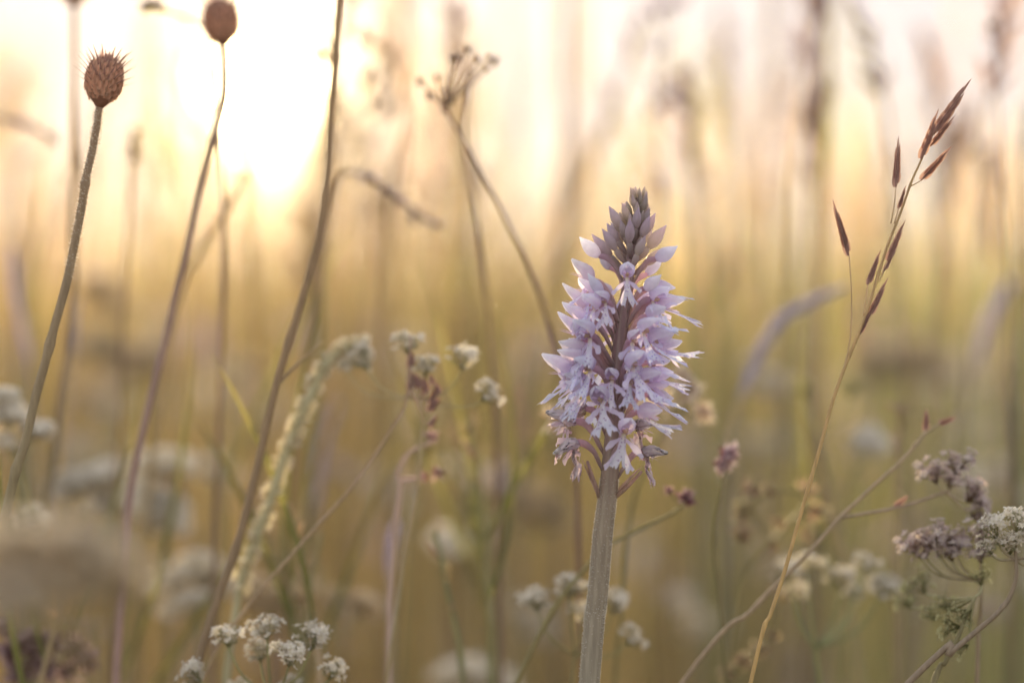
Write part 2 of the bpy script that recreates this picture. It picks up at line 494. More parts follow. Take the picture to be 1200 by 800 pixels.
def orchid_stem():
    mb = MB(); seg = 20; rings = []
    cs = [(214, (.30, .22, .20)), (330, (.25, .165, .16)), (480, (.25, .17, .15)), (600, (.27, .22, .155)), (800, (.27, .24, .17)), (1900, (.2, .22, .1))]
    pts = axis; n = len(pts)
    for i, p in enumerate(pts):
        d = (pts[min(i + 1, n - 1)] - pts[max(i - 1, 0)]).normalized()
        up = Vector((0, 1, 0)); up = (up - d * up.dot(d)).normalized(); w = d.cross(up)
        py = 400 - (p.z - CAM_H) / (K * DF)
        c = cs[-1][1]
        for (a, ca), (b, cb) in zip(cs, cs[1:]):
            if a <= py <= b: c = lerp(ca, cb, (py - a) / (b - a))
        r = axis_rad(p.z); ring = []
        for k in range(seg):
            a = 2 * math.pi * k / seg
            rr = r * (1 + .045 * math.cos(a * 7 + .6) + .05 * (abs(math.sin(a)) > .93))
            cc = lerp(c, (.42, .38, .27), max(0, math.cos(a * 7 + .6)) * .30)
            ring.append(mb.add(p + up * math.cos(a) * rr + w * math.sin(a) * rr, cc))
        rings.append(ring)
    for a, b in zip(rings, rings[1:]):
        for k in range(seg): mb.f.append((a[k], a[(k + 1) % seg], b[(k + 1) % seg], b[k]))
    mb.f.append(tuple(reversed(rings[0]))); mb.f.append(tuple(rings[-1]))
    st = obj('stem', mb.mesh('stem', M_stem, base), orchid)
    rl = [axis_rad(p.z) for p in axis]
    i0 = next(i for i, p in enumerate(axis) if p.z < P(0, 560).z); i1 = next(i for i, p in enumerate(axis) if p.z < P(0, 900).z)
    h = obj('hair', hairs_mesh(axis, rl, 5200, .00075, c=(.92, .88, .76), base=base, i0=i0, i1=i1, w=.00009, sides=True), st); h['kind'] = 'stuff'
orchid_stem()

def closed_hood(mb, M, L, W, c0, c1, tip=.8, seg=10):
    """plump pointed bud along local +Z"""
    prof = [(.30, 0), (.62, .08), (.92, .24), (1.0, .40), (.86, .58), (.55, .76), (.24, .90), (.08, 1.0)]
    rings = []
    for i, (r, z) in enumerate(prof):
        cc = lerp(c0, c1, i / (len(prof) - 1)); ring = []
        for k in range(seg):
            a = 2 * math.pi * k / seg
            rr = r * W * .5 * (1 + .07 * math.cos(3 * a))
            q = Vector((rr * math.cos(a) - .10 * L * max(0, z - .7) ** 1.2 * tip, rr * math.sin(a) * .92, z * L))
            ring.append(mb.add(M @ q, cc))
        rings.append(ring)
    for a, b in zip(rings, rings[1:]):
        for k in range(seg): mb.f.append((a[k], a[(k + 1) % seg], b[(k + 1) % seg], b[k]))
    mb.f.append(tuple(reversed(rings[0]))); mb.f.append(tuple(rings[-1]))

C_HOOD0 = (.68, .63, .82); C_HOOD1 = (.82, .84, .90); C_OV = (.42, .30, .33)
OV = [Vector((0, 0, 0)), Vector((2.4, 0, 4.6)), Vector((5.0, 0, 7.9)), Vector((7.8, 0, 8.6))]   # ovary, mm, flower frame: X outward, Z up
def ovary_mesh(seed):
    random.seed(seed); mb = MB(); j = rnd(-.7, .7)
    pts = catmull([(v + Vector((0, j * math.sin(i * 1.05), rnd(-.4, .4) if i in (1, 2) else 0))) * MM for i, v in enumerate(OV)], 12)
    rad = [MM * r for r in (.4, .44, .48, .54, .62, .72, .82, .9, .96, .97, .92, .82, .6)]
    mb.tube(pts, rad, lerp(C_OV, (.58, .52, .40), .6), (.66, .48, .58), seg=10, ridge=.06)
    # its bract, a narrow pointed scale hugging the base
    mb.leaf((0, 0, -.0004), (.62, 0, .85), (0, 1, 0), .0060, .0018, bend=.12, cup=.5, c0=(.46, .36, .32), c1=(.64, .5, .52), nseg=4)
    return mb.mesh('ovary', M_petal)
def hood_mesh(seed, pitch, closed=False, pale=0.0, L=9.2, W=5.6, withered=False):
    """helmet of sepals rising from the end of the ovary, open below"""
    random.seed(seed); mb = MB()
    o = Vector((7.3, 0, 8.4)) * MM
    d = Vector((math.cos(pitch), 0, math.sin(pitch)))
    M = frame(o, d, xhint=(math.sin(pitch), 0, -math.cos(pitch)))      # local +X = underside
    c0 = lerp(C_HOOD0, (.72, .70, .66), pale); c1 = lerp(C_HOOD1, (.84, .83, .80), pale)
    if closed:
        closed_hood(mb, M, L * MM, W * MM * .82, c0, c1)
        return mb.mesh('flower', M_petal)
    prof = [(.25, 0), (.62, .06), (.90, .18), (1.0, .34), (.90, .52), (.66, .70), (.36, .86), (.10, 1.0)]
    segs = 32; rows = []
    for i, (r, z) in enumerate(prof):
        gap = .55 + .55 * math.sin(math.pi * z)                           # half opening angle
        row = []
        for k in range(segs + 1):
            a = gap + (2 * math.pi - 2 * gap) * k / segs
            fr = 1 + .10 * math.cos(3 * a) + .03 * math.sin(9 * a + seed + 7 * z)
            rr = r * W * .5 * fr
            e = abs(k / segs - .5) * 2                                     # 1 at the free margins
            q = Vector((rr * math.cos(a) - .10 * L * max(0, z - .72), rr * math.sin(a) * 1.0, z * L + .4 * e * math.sin(5 * z + seed))) * MM
            if withered: q += rdir() * .00045
            cc = lerp(c0, c1, min(1, z * 1.3)); cc = lerp(cc, (.72, .52, .76), .45 * e * (1 - z))
            vein = .5 + .5 * math.cos(a * 8); cc = tuple(x * f for x, f in zip(lerp(cc, (.60, .46, .66), .35 * vein * (1 - .6 * z)), (1, 1, 1)))
            row.append(mb.add(M @ q, cc))
        rows.append(row)
    for a, b in zip(rows, rows[1:]):
        for k in range(segs): mb.f.append((a[k], a[k + 1], b[k + 1], b[k]))
    # two narrow inner petals and the cream column in the throat
    for s in (-1, 1):
        mb.leaf(o + d * .0015 + M.to_3x3() @ Vector((.0006, .0007 * s, 0)), M.to_3x3() @ Vector((.35, .15 * s, 1)), M.to_3x3() @ Vector((0, 1, 0)), .0052, .0011, bend=-.1, c0=(.6, .42, .6), c1=(.75, .6, .75))
    colM = frame(o + d * .0008, M.to_3x3() @ Vector((.8, 0, .9)))
    mb.lathe([(.0004, 0), (.00075, .0005), (.0008, .0014), (.0003, .0021)], (.72, .66, .40), (.66, .52, .42), seg=7, M=colM)
    return mb.mesh('flower', M_petal)
def lip_mesh(seed, ang, L=9.6, W=8.4, arms=5.6, withered=False, blue=.5):
    """man-shaped lip: neck, body widening to frilled legs, and two arms. ang = angle below horizontal"""
    random.seed(seed); mb = MB()
    o = Vector((7.7, 0, 7.8)) * MM
    d = Vector((math.cos(ang), 0, -math.sin(ang))); w = Vector((0, 1, 0)); nrm = d.cross(w)
    if nrm.x < 0: nrm = -nrm
    NU, NV = 15, 26; ph = rnd(0, 6); ph2 = rnd(0, 6); bendk = rnd(-.12, .25)
    white = lerp((.88, .87, .93), (.80, .87, .98), blue); lil = (.74, .64, .86)
    grid = []
    if withered: white = (.84, .74, .74); lil = (.76, .58, .66)
    for i in range(NU + 1):
        u = i / NU
        hw = (.55 + .55 * math.sin(min(1, u / .45) * math.pi * .5) + (W * .5 - 1.1) * max(0, (u - .38) / .62) ** 1.3)
        row = []
        for j in range(NV + 1):
            v = j / NV * 2 - 1
            notch = 1 - .20 * math.exp(-(v / .18) ** 2) * max(0, u - .5) * 2
            frill = (.13 * math.sin(v * 9 + ph) + .11 * math.sin(v * 19 + ph2) + .07 * math.sin(v * 37 + ph)) * max(0, u - .55) * 2.2
            uu = u * notch + frill * .5
            bulge = .55 * (1 - v * v) * (1 - u * .5) + .45 * frill * math.sin(v * 7 + ph2) * 2 - max(0, u - .6) * 1.2 * abs(v) * math.sin(ph + 3 * v)
            q = o + (d * (L * uu) + w * (hw * v * (1 + .05 * math.sin(u * 17 + ph))) + nrm * (bulge + bendk * L * u * u)) * MM
            if withered: q += rdir() * .0003 + Vector((math.sin(u * 9 + ph), math.sin(u * 7 + v * 4 + ph2), math.sin(v * 6 + u * 5))) * .0006
            edge = min(1, abs(v) ** 3 + max(0, u - .75) * .3)
            cc = lerp(white, lil, .75 * edge)
            cc = lerp((.80, .74, .52), cc, min(1, u / .22))
            row.append(mb.add(q, (*cc, (0.0 if withered else .55 if .12 < u < .93 and abs(v) < .75 else .15))))
        grid.append(row)
    for i in range(NU):
        for j in range(NV): mb.f.append((grid[i][j], grid[i + 1][j], grid[i + 1][j + 1], grid[i][j + 1]))
    for s in (-1, 1):
        p0 = o + d * (L * .16 * MM) + w * (s * .6 * MM)
        ad = (d * rnd(.45, .75) + w * s * rnd(.8, 1.0) + nrm * rnd(.0, .45)).normalized()
        prev = None; Lr = arms * rnd(.85, 1.1); aw = d.cross(ad).cross(ad)
        nn = 7; side = (d - ad * d.dot(ad)).normalized(); an = ad.cross(side)
        for i in range(nn + 1):
            t = i / nn; hw = (.45 + .55 * t + (.40 * math.sin(t * 9 + ph) * t)) * (1 if i < nn else .55)
            c = p0 + (ad * Lr * t + d * (.9 * t * t) + an * .5 * math.sin(t * 4 + ph) * t) * MM
            if withered: c += rdir() * .0007
            cc = lerp(white, lil, .35 + .5 * (1 - t))
            row = [mb.add(c - side * hw * MM, lerp(cc, lil, .5)), mb.add(c + an * .15 * MM, cc), mb.add(c + side * hw * MM, lerp(cc, lil, .5))]
            if prev:
                mb.f.append((prev[0], prev[1], row[1], row[0])); mb.f.append((prev[1], prev[2], row[2], row[1]))
            prev = row
    return mb.mesh('lip', M_lip)

ovaries = [ovary_mesh(i) for i in range(6)]
def place_flower(y, az, s, pitch, lipang, kind='open', seed=0, pale=0.0, roll=0.0, reach=1.0):
    """y = photo row of the throat, az = degrees from +X (right), negative towards the lens"""
    zt = P(0, y).z
    a = axis_at_y(y + 8.4 * s / .25)
    a = Vector((a.x, a.y, zt - 8.4 * s * MM))
    r = axis_rad(a.z) * .8
    dirv = Vector((math.cos(R(az)), math.sin(R(az)), 0))
    M = Matrix.Translation(a + dirv * r - base) @ Matrix.Rotation(R(az), 4, 'Z') @ Matrix.Rotation(R(roll), 4, 'X') @ Matrix.Diagonal((s * reach, s, s, 1))
    wi = kind == 'withered'
    f = obj('flower', hood_mesh(seed, R(pitch), closed=(kind == 'closed'), pale=pale, withered=wi, L=7.5 if wi else (9.2 if abs(az) > 165 or kind == 'closed' else 7.2) * rnd(.88, 1.1), W=4.2 if wi else 5.4 * rnd(.85, 1.12)), orchid, M)
    ov = obj('ovary', ovaries[seed % 6], f)
    if kind != 'closed':
        obj('lip', lip_mesh(seed + 100, R(lipang), withered=wi, L=(rnd(9.0, 10.6) if abs(az) > 30 else rnd(10.5, 12.0)) if not wi else 9.5, arms=rnd(4.8, 6.4), W=(rnd(7.0, 9.2) if abs(az) > 30 else rnd(9.0, 11.0)) if not wi else 6.5, blue=rnd(.2, .9)), f)
    if wi: f['label'] = 'withered pale pink flower with shrivelled lip'
    return f
FL = [  # y, az, s, pitch, lip angle, kind
    (298, 178, .93, 47, 60, 'closed'), (329, 184, 1.06, 42, 62, 'open'), (362, 177, 1.13, 40, 70, 'open'),
    (398, 183, 1.16, 48, 66, 'open'), (441, 186, 1.24, 28, 50, 'open'), (462, 205, 1.0, 20, 60, 'open'),
    (322, -88, .80, 40, 84, 'open'), (393, -132, 1.08, 35, 74, 'open'), (430, -138, 1.08, 25, 68, 'open'),
    (386, -52, 1.08, 30, 72, 'open'), (424, -58, 1.06, 25, 66, 'open'), (470, -98, 1.08, 32, 80, 'open'),
    (506, -78, 1.10, 32, 80, 'open'),
    (306, 4, .92, 28, 60, 'closed'), (337, 12, 1.06, -2, 20, 'open'), (359, -14, 1.08, 15, 8, 'open'),
    (392, 14, 1.10, 0, 30, 'open'), (408, -10, 1.12, 18, 12, 'open'), (438, -18, 1.08, 12, 14, 'open'),
    (462, 8, 1.10, -5, 34, 'open'), (318, 52, .9, 45, 60, 'closed'), (316, 128, .9, 45, 60, 'closed'),
    (350, 120, 1.0, 30, 60, 'open'), (352, 60, 1.0, 30, 60, 'open'), (388, 95, 1.0, 25, 60, 'open'), (425, 60, 1.0, 25, 60, 'open'),
    (425, 125, 1.0, 25, 60, 'open'), (460, 100, 1.0, 20, 60, 'open'), (343, -142, .85, 52, 60, 'closed'), (338, -38, .8, 40, 60, 'closed'),
    (375, 200, 1.05, 30, 58, 'open'), (418, 205, 1.1, 15, 55, 'open'), (372, -28, 1.05, 20, 30, 'open'), (425, -32, 1.05, 5, 40, 'open'),
    (452, -30, 1.05, 10, 45, 'open'), (448, 160, 1.1, 15, 50, 'open'), (345, -160, .95, 40, 62, 'open'), (410, 155, 1.05, 30, 60, 'open'),
    (354, -114, .80, 30, 76, 'open'), (400, -72, .88, 28, 72, 'open'), (441, -108, .92, 25, 74, 'open'), (447, -74, .9, 25, 70, 'open'),
    (358, -148, 1.0, 30, 62, 'open'), (408, -158, 1.1, 22, 56, 'open'), (446, -150, 1.1, 18, 60, 'open'), (352, -40, .98, 28, 50, 'open'), (402, -36, 1.08, 15, 40, 'open'), (446, -44, 1.06, 14, 52, 'open'), (478, -30, 1.0, 8, 50, 'open'),
    (492, 174, 1.22, 15, 62, 'withered'), (515, 196, 1.05, -20, 80, 'withered'), (478, 150, 1.05, 10, 50, 'withered'),
    (532, 12, 1.0, -8, 66, 'withered'), (500, 40, 1.0, 5, 60, 'withered'),
]
for i, (y, az, s, pi_, la, kd) in enumerate(FL):
    random.seed(500 + i)
    place_flower(y + rnd(-3, 3), az + rnd(-7, 7), s * rnd(.95, 1.05), pi_ + rnd(-8, 8), la + rnd(-10, 10), kd, seed=i, pale=1.0 if kd == 'withered' else rnd(.2, .7) if abs(az) > 150 else rnd(0, .4), roll=rnd(-16, 16))
# buds, spiralling up to the tip
def bud_mesh(seed, young):
    random.seed(seed); mb = MB()
    c0 = lerp((.62, .55, .52), (.58, .54, .44), young); c1 = lerp((.72, .60, .72), (.62, .50, .54), young)
    Lo = 5.5 if not young else 3.0
    pts = catmull([Vector((0, 0, 0)), Vector((.9, 0, Lo * .5)) * MM, Vector((1.2, 0, Lo)) * MM], 6)
    mb.tube(pts, [MM * x for x in (.5, .6, .75, .9, .95, .85, .6)], lerp(C_OV, (.45, .42, .3), .4), c0, seg=8)
    g = random.random() * .5; c0 = lerp(c0, (.46, .46, .28), g); c1 = lerp(c1, (.52, .46, .38), g * .6)
    closed_hood(mb, frame(Vector((1.2, 0, Lo - .4)) * MM, (.12, rnd(-.1, .1), 1), xhint=(1, 0, 0)), .0064 * rnd(1.0, 1.25), .0034 * rnd(.82, 1.0), c0, c1, tip=-.3)
    mb.leaf((-.0001, 0, 0), (.25, 0, 1), (0, 1, 0), .0036, .0014, bend=.1, cup=-.5, c0=(.3, .2, .22), c1=(.45, .3, .36))
    return mb.mesh('bud', M_petal)
BUDS = [bud_mesh(i, 0) for i in range(6)] + [bud_mesh(15 + i, 1) for i in range(6)]
random.seed(77)
nb = 44
for i in range(nb):
    t = i / (nb - 1)
    y = 322 - 90 * t ** .85
    az = R(i * 137.5 + 20)
    a = axis_at_y(y); tilt = R(38 - 34 * t ** .8 + rnd(-6, 6))
    s = (1.12 - .68 * t) * rnd(.84, 1.12)
    dirv = Vector((math.cos(az), math.sin(az), 0))
    z = dirv * math.sin(tilt) + Vector((0, 0, 1)) * math.cos(tilt)
    obj('bud', BUDS[(0 if t < .45 else 6) + i % 6], orchid, frame(a + dirv * axis_rad(a.z) * .7 - base, z, xhint=dirv, scale=(s, s, s)))
# the two sharp bracts under the lowest flowers
for (x0, y0, x1, y1) in ((707, 592, 688, 540), (736 - 20, 585, 752, 552)):
    mb = MB(); p0 = P(x0, y0) ; p1 = P(x1, y1, DF - .002)
    mb.leaf(p0, p1 - p0, (0, 1, .2), (p1 - p0).length * 1.1, .0028, bend=.08, cup=.5, c0=(.26, .19, .13), c1=(.36, .26, .22), nseg=6)
    mb.tube(catmull([p0, (p0 + p1) / 2 + Vector((0, 0, -.0006)), p1], 6), (.0010, .0005), (.28, .21, .15), (.38, .28, .25), seg=6)
    obj('bract', mb.mesh('bract', M_dry, base), orchid)

# ------------------------------------------------------------------ knapweed seed heads
def bract_piece():
    mb = MB()
    mb.leaf((0, 0, 0), (0, 0, 1), (0, 1, 0), .0046, .0034, bend=.02, cup=-.35, c0=(.46, .29, .19), c1=(.34, .21, .15), ce=(.50, .33, .22), nseg=4, prof=lambda t: (.8, 1, .9, .55, .12)[int(round(t * 4))])
    mb.leaf((0, 0, .0038), (.95, 0, 1), (0, 1, 0), .0050, .0008, bend=-.10, c0=(.22, .13, .1), c1=(.34, .2, .15), nseg=3, prof=lambda t: 1 - .75 * t)
    return mb.mesh('bract', M_dry)
BRACT = bract_piece()
def knap_core():
    mb = MB()
    mb.lathe([(.0012, -.0015), (.0030, .0005), (.0046, .003), (.0051, .006), (.0047, .009), (.0038, .0115), (.0026, .0130), (.0008, .0136)], (.28, .18, .13), (.36, .24, .18), seg=16)
    random.seed(3)
    for k in range(60):                         # dry florets closing the top
        a = rnd(0, 6.28); r = rnd(0, .0026)
        d = Vector((math.cos(a) * .4, math.sin(a) * .4, 1))
        mb.leaf((r * math.cos(a), r * math.sin(a), .0115), d, (-math.sin(a), math.cos(a), 0), rnd(.002, .0042), .0006, bend=rnd(-.3, .3), c0=(.4, .27, .2), c1=(.3, .18, .14), nseg=2)
    for k in range(260):                        # fine down that catches the light
        a = rnd(0, 6.28); z = rnd(.0005, .012); r = .0052 * math.sin(math.pi * min(1, (z + .004) / .019)) ** .5
        d = Vector((math.cos(a), math.sin(a), rnd(.1, 1.2)))
        mb.leaf((r * math.cos(a), r * math.sin(a), z), d, (-math.sin(a), math.cos(a), 0), rnd(.001, .0024), .00012, bend=rnd(-.4, .4), c0=(.55, .42, .3), c1=(.6, .5, .38), nseg=2, prof=lambda t: 1 - .6 * t)
    return mb.mesh('seed_head', M_dry)
KNAP = knap_core()
def knapweed(px, D, label, s=1.0, head_dir=None, rad=(.0011, .0016), c0=(.28, .19, .12), c1=(.24, .22, .11), hair=0, hair_rng=(0, 1), nbr=84, group=None):
    """px: stem from just under the head down"""
    pts = stem_path(px, D, 60)
    b = pts[-1]
    t = thing('knapweed', b, label, 'knapweed', group)
    st = add_stem(t, b, pts, rad, c0, c1, seg=10, ridge=.05)
    d = head_dir or (pts[0] - pts[2])
    hM = frame(pts[0] - b + Vector(d).normalized() * .001, d, scale=s)
    h = obj('seed_head', KNAP, t, hM)
    random.seed(int(px[0][0]))
    prof = [(.0030, .0005), (.0046, .003), (.0051, .006), (.0047, .009), (.0040, .011)]
    for k in range(nbr):
        u = (k / nbr) ** .9; zz = .0002 + u * .0092
        r = .0030
        for (ra, za), (rb, zb) in zip(prof, prof[1:]):
            if za <= zz <= zb: r = ra + (rb - ra) * (zz - za) / (zb - za)
        a = k * 2.39996; o = Vector((math.cos(a), math.sin(a), 0))
        slope = .38 - u * .62
        z = Vector((o.x * slope, o.y * slope, 1))
        obj('bract', BRACT, h, frame(o * (r + .0001) + Vector((0, 0, zz)), z, xhint=o, scale=rnd(.85, 1.05) * (1 - .25 * (u < .12))))
    if hair:
        n = len(pts); i0 = int(hair_rng[0] * n); i1 = int(hair_rng[1] * n)
        hm = obj('hair', hairs_mesh(pts, rad[0], hair, .0011, base=b, i0=i0, i1=max(i0 + 2, i1), w=.00012), st); hm['kind'] = 'stuff'
    return t
knapweed([(117, 124), (108, 175), (92, 265), (60, 400), (30, 515), (0, 640)], .848, 'sharp brown knapweed seed head with bristly bracts on a hairy leaning stem', hair=900, hair_rng=(.03, .36))
knapweed([(262, 52), (265, 105), (245, 180), (213, 320), (178, 460), (152, 590), (135, 800)], .905, 'soft golden seed head on a curved thin stem just beside the setting sun', s=.95, c1=(.36, .25, .22), rad=(.0009, .0015))
knapweed([(87, 8), (88, 100), (86, 250), (82, 380), (66, 500), (52, 620), (44, 760)], .985, 'blurred dark seed head cut by the top edge on a straight upright stem', s=.9, rad=(.0010, .0017), c1=C_OLIVE)
# bare stem right of the sun with a shining tuft of hairs
def bare_stem():
    pts = stem_path([(402, -60), (396, 20), (390, 110), (383, 220), (362, 320), (325, 450), (282, 620), (228, 800)], .875, 70)
    b = pts[-1]; t = thing('bare_stalk', b, 'long bare brown stalk curving past the right side of the sun', 'stalk')
    add_stem(t, b, pts, (.0009, .0015), (.30, .20, .10), (.17, .13, .08), seg=9)
    mb = MB(); random.seed(12)
    for k in range(90):
        p = P(391 + rnd(-1, 3), rnd(105, 150), .875)
        d = Vector((rnd(.1, 1), rnd(-.6, .6), rnd(.1, 1)))
        mb.leaf(p, d, d.orthogonal(), rnd(.002, .005), .00022, bend=rnd(-.4, .4), c0=(.8, .7, .5), nseg=3, prof=lambda t: 1 - .7 * t)
    h = obj('hair_tuft', mb.mesh('hair_tuft', M_hair, b), t)
    # a side twig
    tw = catmull([P(325, 450, .875), P(350, 425, .88), P(378, 400, .885)], 8)
    add_stem(t, b, tw, (.0007, .0003), (.17, .13, .08), (.3, .22, .12), seg=6, name='side_twig')
bare_stem()

# ------------------------------------------------------------------ grass panicle on the right
def spikelet_mesh(seed, n=8, k0=1.0):
    random.seed(seed); mb = MB()
    mb.tube([Vector((0, 0, 0)), Vector((0, 0, .8))], (.012, .006), (.4, .3, .18), seg=4)
    for k in range(n):
        t = k / n; s = 1 if k % 2 else -1
        z = .01 + t * .66
        d = Vector((.075 * s * (1 - 1.0 * t), rnd(-.04, .04), 1))
        L = .34 - .06 * t
        for m in range(2):
            mb.leaf((.025 * s, (m - .5) * .05, z), d, (1, (m - .5) * 1.1 * s, 0), L, .115 * (1 - .55 * t), bend=(m - .5) * .10, cup=(m - .5) * .6, c0=(.25, .155, .13), c1=(.21, .12, .11), ce=(.36, .25, .19), nseg=5,
                    prof=lambda t: (.55, .95, 1, .75, .4, .06)[int(round(t * 5))])
        tip = Vector((.02 * s, 0, z)) + d.normalized() * L * .95
        mb.leaf(tip, d + Vector((rnd(-.05, .05), 0, 0)), (0, 1, 0), .12, .012, c0=(.3, .2, .15), c1=(.5, .38, .26), nseg=2, prof=lambda t: 1 - .8 * t)
    mb.leaf((0, 0, .58), (0, 0, 1), (1, .3, 0), .44, .06, cup=.3, c0=(.24, .15, .13), c1=(.22, .13, .11), nseg=4)
    return mb.mesh('spikelet', M_dry)
SPIKELETS = [spikelet_mesh(i, 7 + i) for i in range(3)]
def recolour(me, c):
    m = me.copy(); n = len(m.vertices); a = np.empty(n * 4, dtype=np.float32)
    m.color_attributes['Col'].data.foreach_get('color', a); a = a.reshape(-1, 4); a[:, :3] = a[:, :3] * .35 + np.array(c) * .65
    m.color_attributes['Col'].data.foreach_set('color', a.ravel()); return m
SPIKELETS_PALE = [recolour(m, c) for m, c in zip(SPIKELETS, ((.46, .36, .22), (.42, .33, .24), (.38, .34, .18)))]
def add_spikelet(t, b, p0, p1, k=0, fat=1.0):
    L = (p1 - p0).length
    return obj('spikelet', SPIKELETS[k % 3], t, frame(p0 - b, p1 - p0, xhint=(1, .3, 0), scale=(L * fat, L * fat, L)))
def panicle():
    D = .836
    culm = [(1097, 148), (1084, 178), (1068, 212), (1050, 262), (1033, 312), (1018, 358), (1000, 405), (985, 445), (962, 520), (930, 630), (905, 715), (880, 800)]
    pts = stem_path(culm, D, 80)
    b = pts[-1]; t = thing('grass_panicle', b, 'golden leaning grass stalk with sharp purple brown spikelets beside the orchid', 'grass')
    add_stem(t, b, pts, (.00028, .0007), (.45, .32, .17), (.50, .35, .13), seg=8, name='culm')
    sp = [((1092, 160), (1138, 93)), ((1090, 172), (1119, 136)), ((1079, 212), (1116, 171)), ((1079, 187), (1100, 128)), ((1050, 220), (1053, 160)),
          ((1053, 245), (1062, 217)), ((1040, 306), (1061, 258)), ((1036, 318), (1050, 288)), ((1017, 334), (1032, 293)), ((1018, 372), (1041, 325)), ((1008, 392), (1022, 360)),
          ((995, 300), (976, 234))]
    br = [None, None, [(1068, 218), (1079, 212)], None, [(1044, 262), (1048, 240), (1050, 220)], [(1048, 262), (1053, 245)], [(1033, 322), (1040, 306)], [(1030, 330), (1036, 318)],
          [(1012, 370), (1017, 334)], [(1004, 398), (1018, 372)], [(1000, 406), (1008, 392)], [(985, 445), (996, 400), (998, 345), (995, 300)]]
    for k, (a, c) in enumerate(sp):
        add_spikelet(t, b, P(*a, D), P(*c, D + rnd(-.003, .003)), k, .92 if k != 11 else .8)
        if br[k]:
            add_stem(t, b, catmull([P(*q, D) for q in br[k]], 8), (.00022, .00014), (.5, .38, .2), (.45, .32, .2), seg=5, name='branchlet')
panicle()

# ------------------------------------------------------------------ white star-flowered plants
def umbel(label, D, stem, heads, rad=(.0006, .0011), c=C_OLIVE, kinds=HEADS, node=None, cat='wildflower', name='white_wildflower', group=None, headname='flower_head', lab=None):
    """stem: px from top node down; heads: (x, y, radius_px[, D, tiltx]) each joined to a node on the stem"""
    pts = stem_path(stem, D, 40); b = pts[-1]
    t = thing(name, b, label, cat, group)
    add_stem(t, b, pts, rad, c, lerp(c, C_BROWN, .3), seg=7)
    for k, h in enumerate(heads):
        x, y, r = h[0], h[1], h[2]; Dh = h[3] if len(h) > 3 else D
        rr = r * K * Dh * 1.08
        q = P(x, y, Dh) - Vector((0, 0, rr * .75))
        nodes = [P(*nn, D) for nn in (node or [stem[0]])]
        nd = min(nodes, key=lambda v: (v - q).length)
        mid = (nd + q) * .5 + Vector(((q.x - nd.x) * .15, 0, -abs(q.x - nd.x) * .12))
        add_stem(t, b, catmull([nd, mid, q], 8), (rad[0] * .8, rad[0] * .55), c, lerp(c, (.3, .32, .14), .5), seg=5, name='flower_stalk')
        d = (q - mid).normalized() + Vector((0, 0, .9)) + Vector((rnd(-.2, .2), rnd(-.3, .3), 0))
        obj(headname, kinds[(k + int(x)) % len(kinds)], t, frame(q - b, d, xhint=(math.cos(k * 2.1), math.sin(k * 2.1), 0), scale=rr))
    return t
random.seed(21)
umbel('white starry flower clusters low between the bare stalk and the orchid stem', .862, [(318, 815), (316, 900)],
      [(235, 780, 23), (268, 740, 23), (313, 730, 24), (364, 740, 27), (305, 757, 22, .87), (338, 760, 26, .856), (386, 778, 22), (285, 800, 17, .875), (340, 795, 15, .88)])
umbel('small white flower clusters standing just behind the lower orchid stem', .905, [(674, 768), (666, 830), (655, 920)],
      [(630, 697, 24), (668, 682, 24), (683, 713, 21), (718, 700, 24), (733, 738, 21)], node=[(674, 768)], rad=(.0005, .0009))
umbel('white flower clusters rising beside the cream spike and dark drooping grass', .885, [(497, 468), (494, 520), (484, 600), (466, 700), (450, 850)],
      [(430, 412, 25, .9), (478, 396, 23), (498, 424, 22), (541, 414, 24), (565, 452, 22), (403, 418, 18, .915)], node=[(497, 468)], rad=(.0004, .0008), c=(.36, .30, .17))
umbel('blurred white flower clusters behind the leaning grass stalk above the field floor', .935, [(955, 760), (962, 840)],
      [(925, 664, 25), (947, 655, 18), (935, 690, 18), (985, 673, 24), (1012, 655, 20), (1030, 680, 26), (1000, 690, 16, .96)], c=(.2, .22, .1))
umbel('whitish flower clusters on a stout forked stem by the lilac brown withered heads', .845, [(1190, 640), (1188, 690), (1160, 725), (1112, 766), (1060, 805)],
      [(1168, 612, 24), (1192, 604, 26), (1184, 632, 22), (1212, 625, 26), (1162, 636, 17), (1200, 650, 16)], rad=(.0006, .0012), c=(.26, .21, .14), node=[(1190, 655), (1188, 690)])
umbel('greenish budding flower clusters on slender twigs under the withered lilac heads', .85, [(1142, 700), (1125, 740), (1108, 775), (1080, 840)],
      [(1126, 716, 22), (1140, 696, 22), (1112, 700, 18, .86), (1085, 676, 24, .885), (1066, 694, 22, .89), (1095, 712, 17, .87), (1150, 672, 18, .86), (1135, 742, 16)], kinds=HEADS_GREEN, c=(.24, .22, .11), rad=(.0006, .0010))
forked = umbel('withered pinkish brown flower heads on the long forked twig right of the orchid', .872, [(1085, 505), (1056, 540), (985, 606), (940, 655), (880, 715), (800, 800)],
      [(1098, 545, 27), (1120, 536, 24), (1132, 566, 27), (1138, 588, 22), (1112, 556, 20)], kinds=HEADS_PINK, rad=(.0005, .0009), c=(.34, .27, .17), node=[(1056, 540), (1085, 588), (1110, 578)], name='withered_wildflower')
umbel('low mat of withered mauve and white flower heads at the forked stem', .865, [(1150, 680), (1145, 800)],
      [(1074, 630, 24), (1096, 622, 26), (1122, 628, 26), (1148, 620, 24), (1116, 640, 22), (1086, 640, 18), (1150, 642, 22)], kinds=HEADS_PINK, c=(.25, .2, .12), name='withered_wildflower')
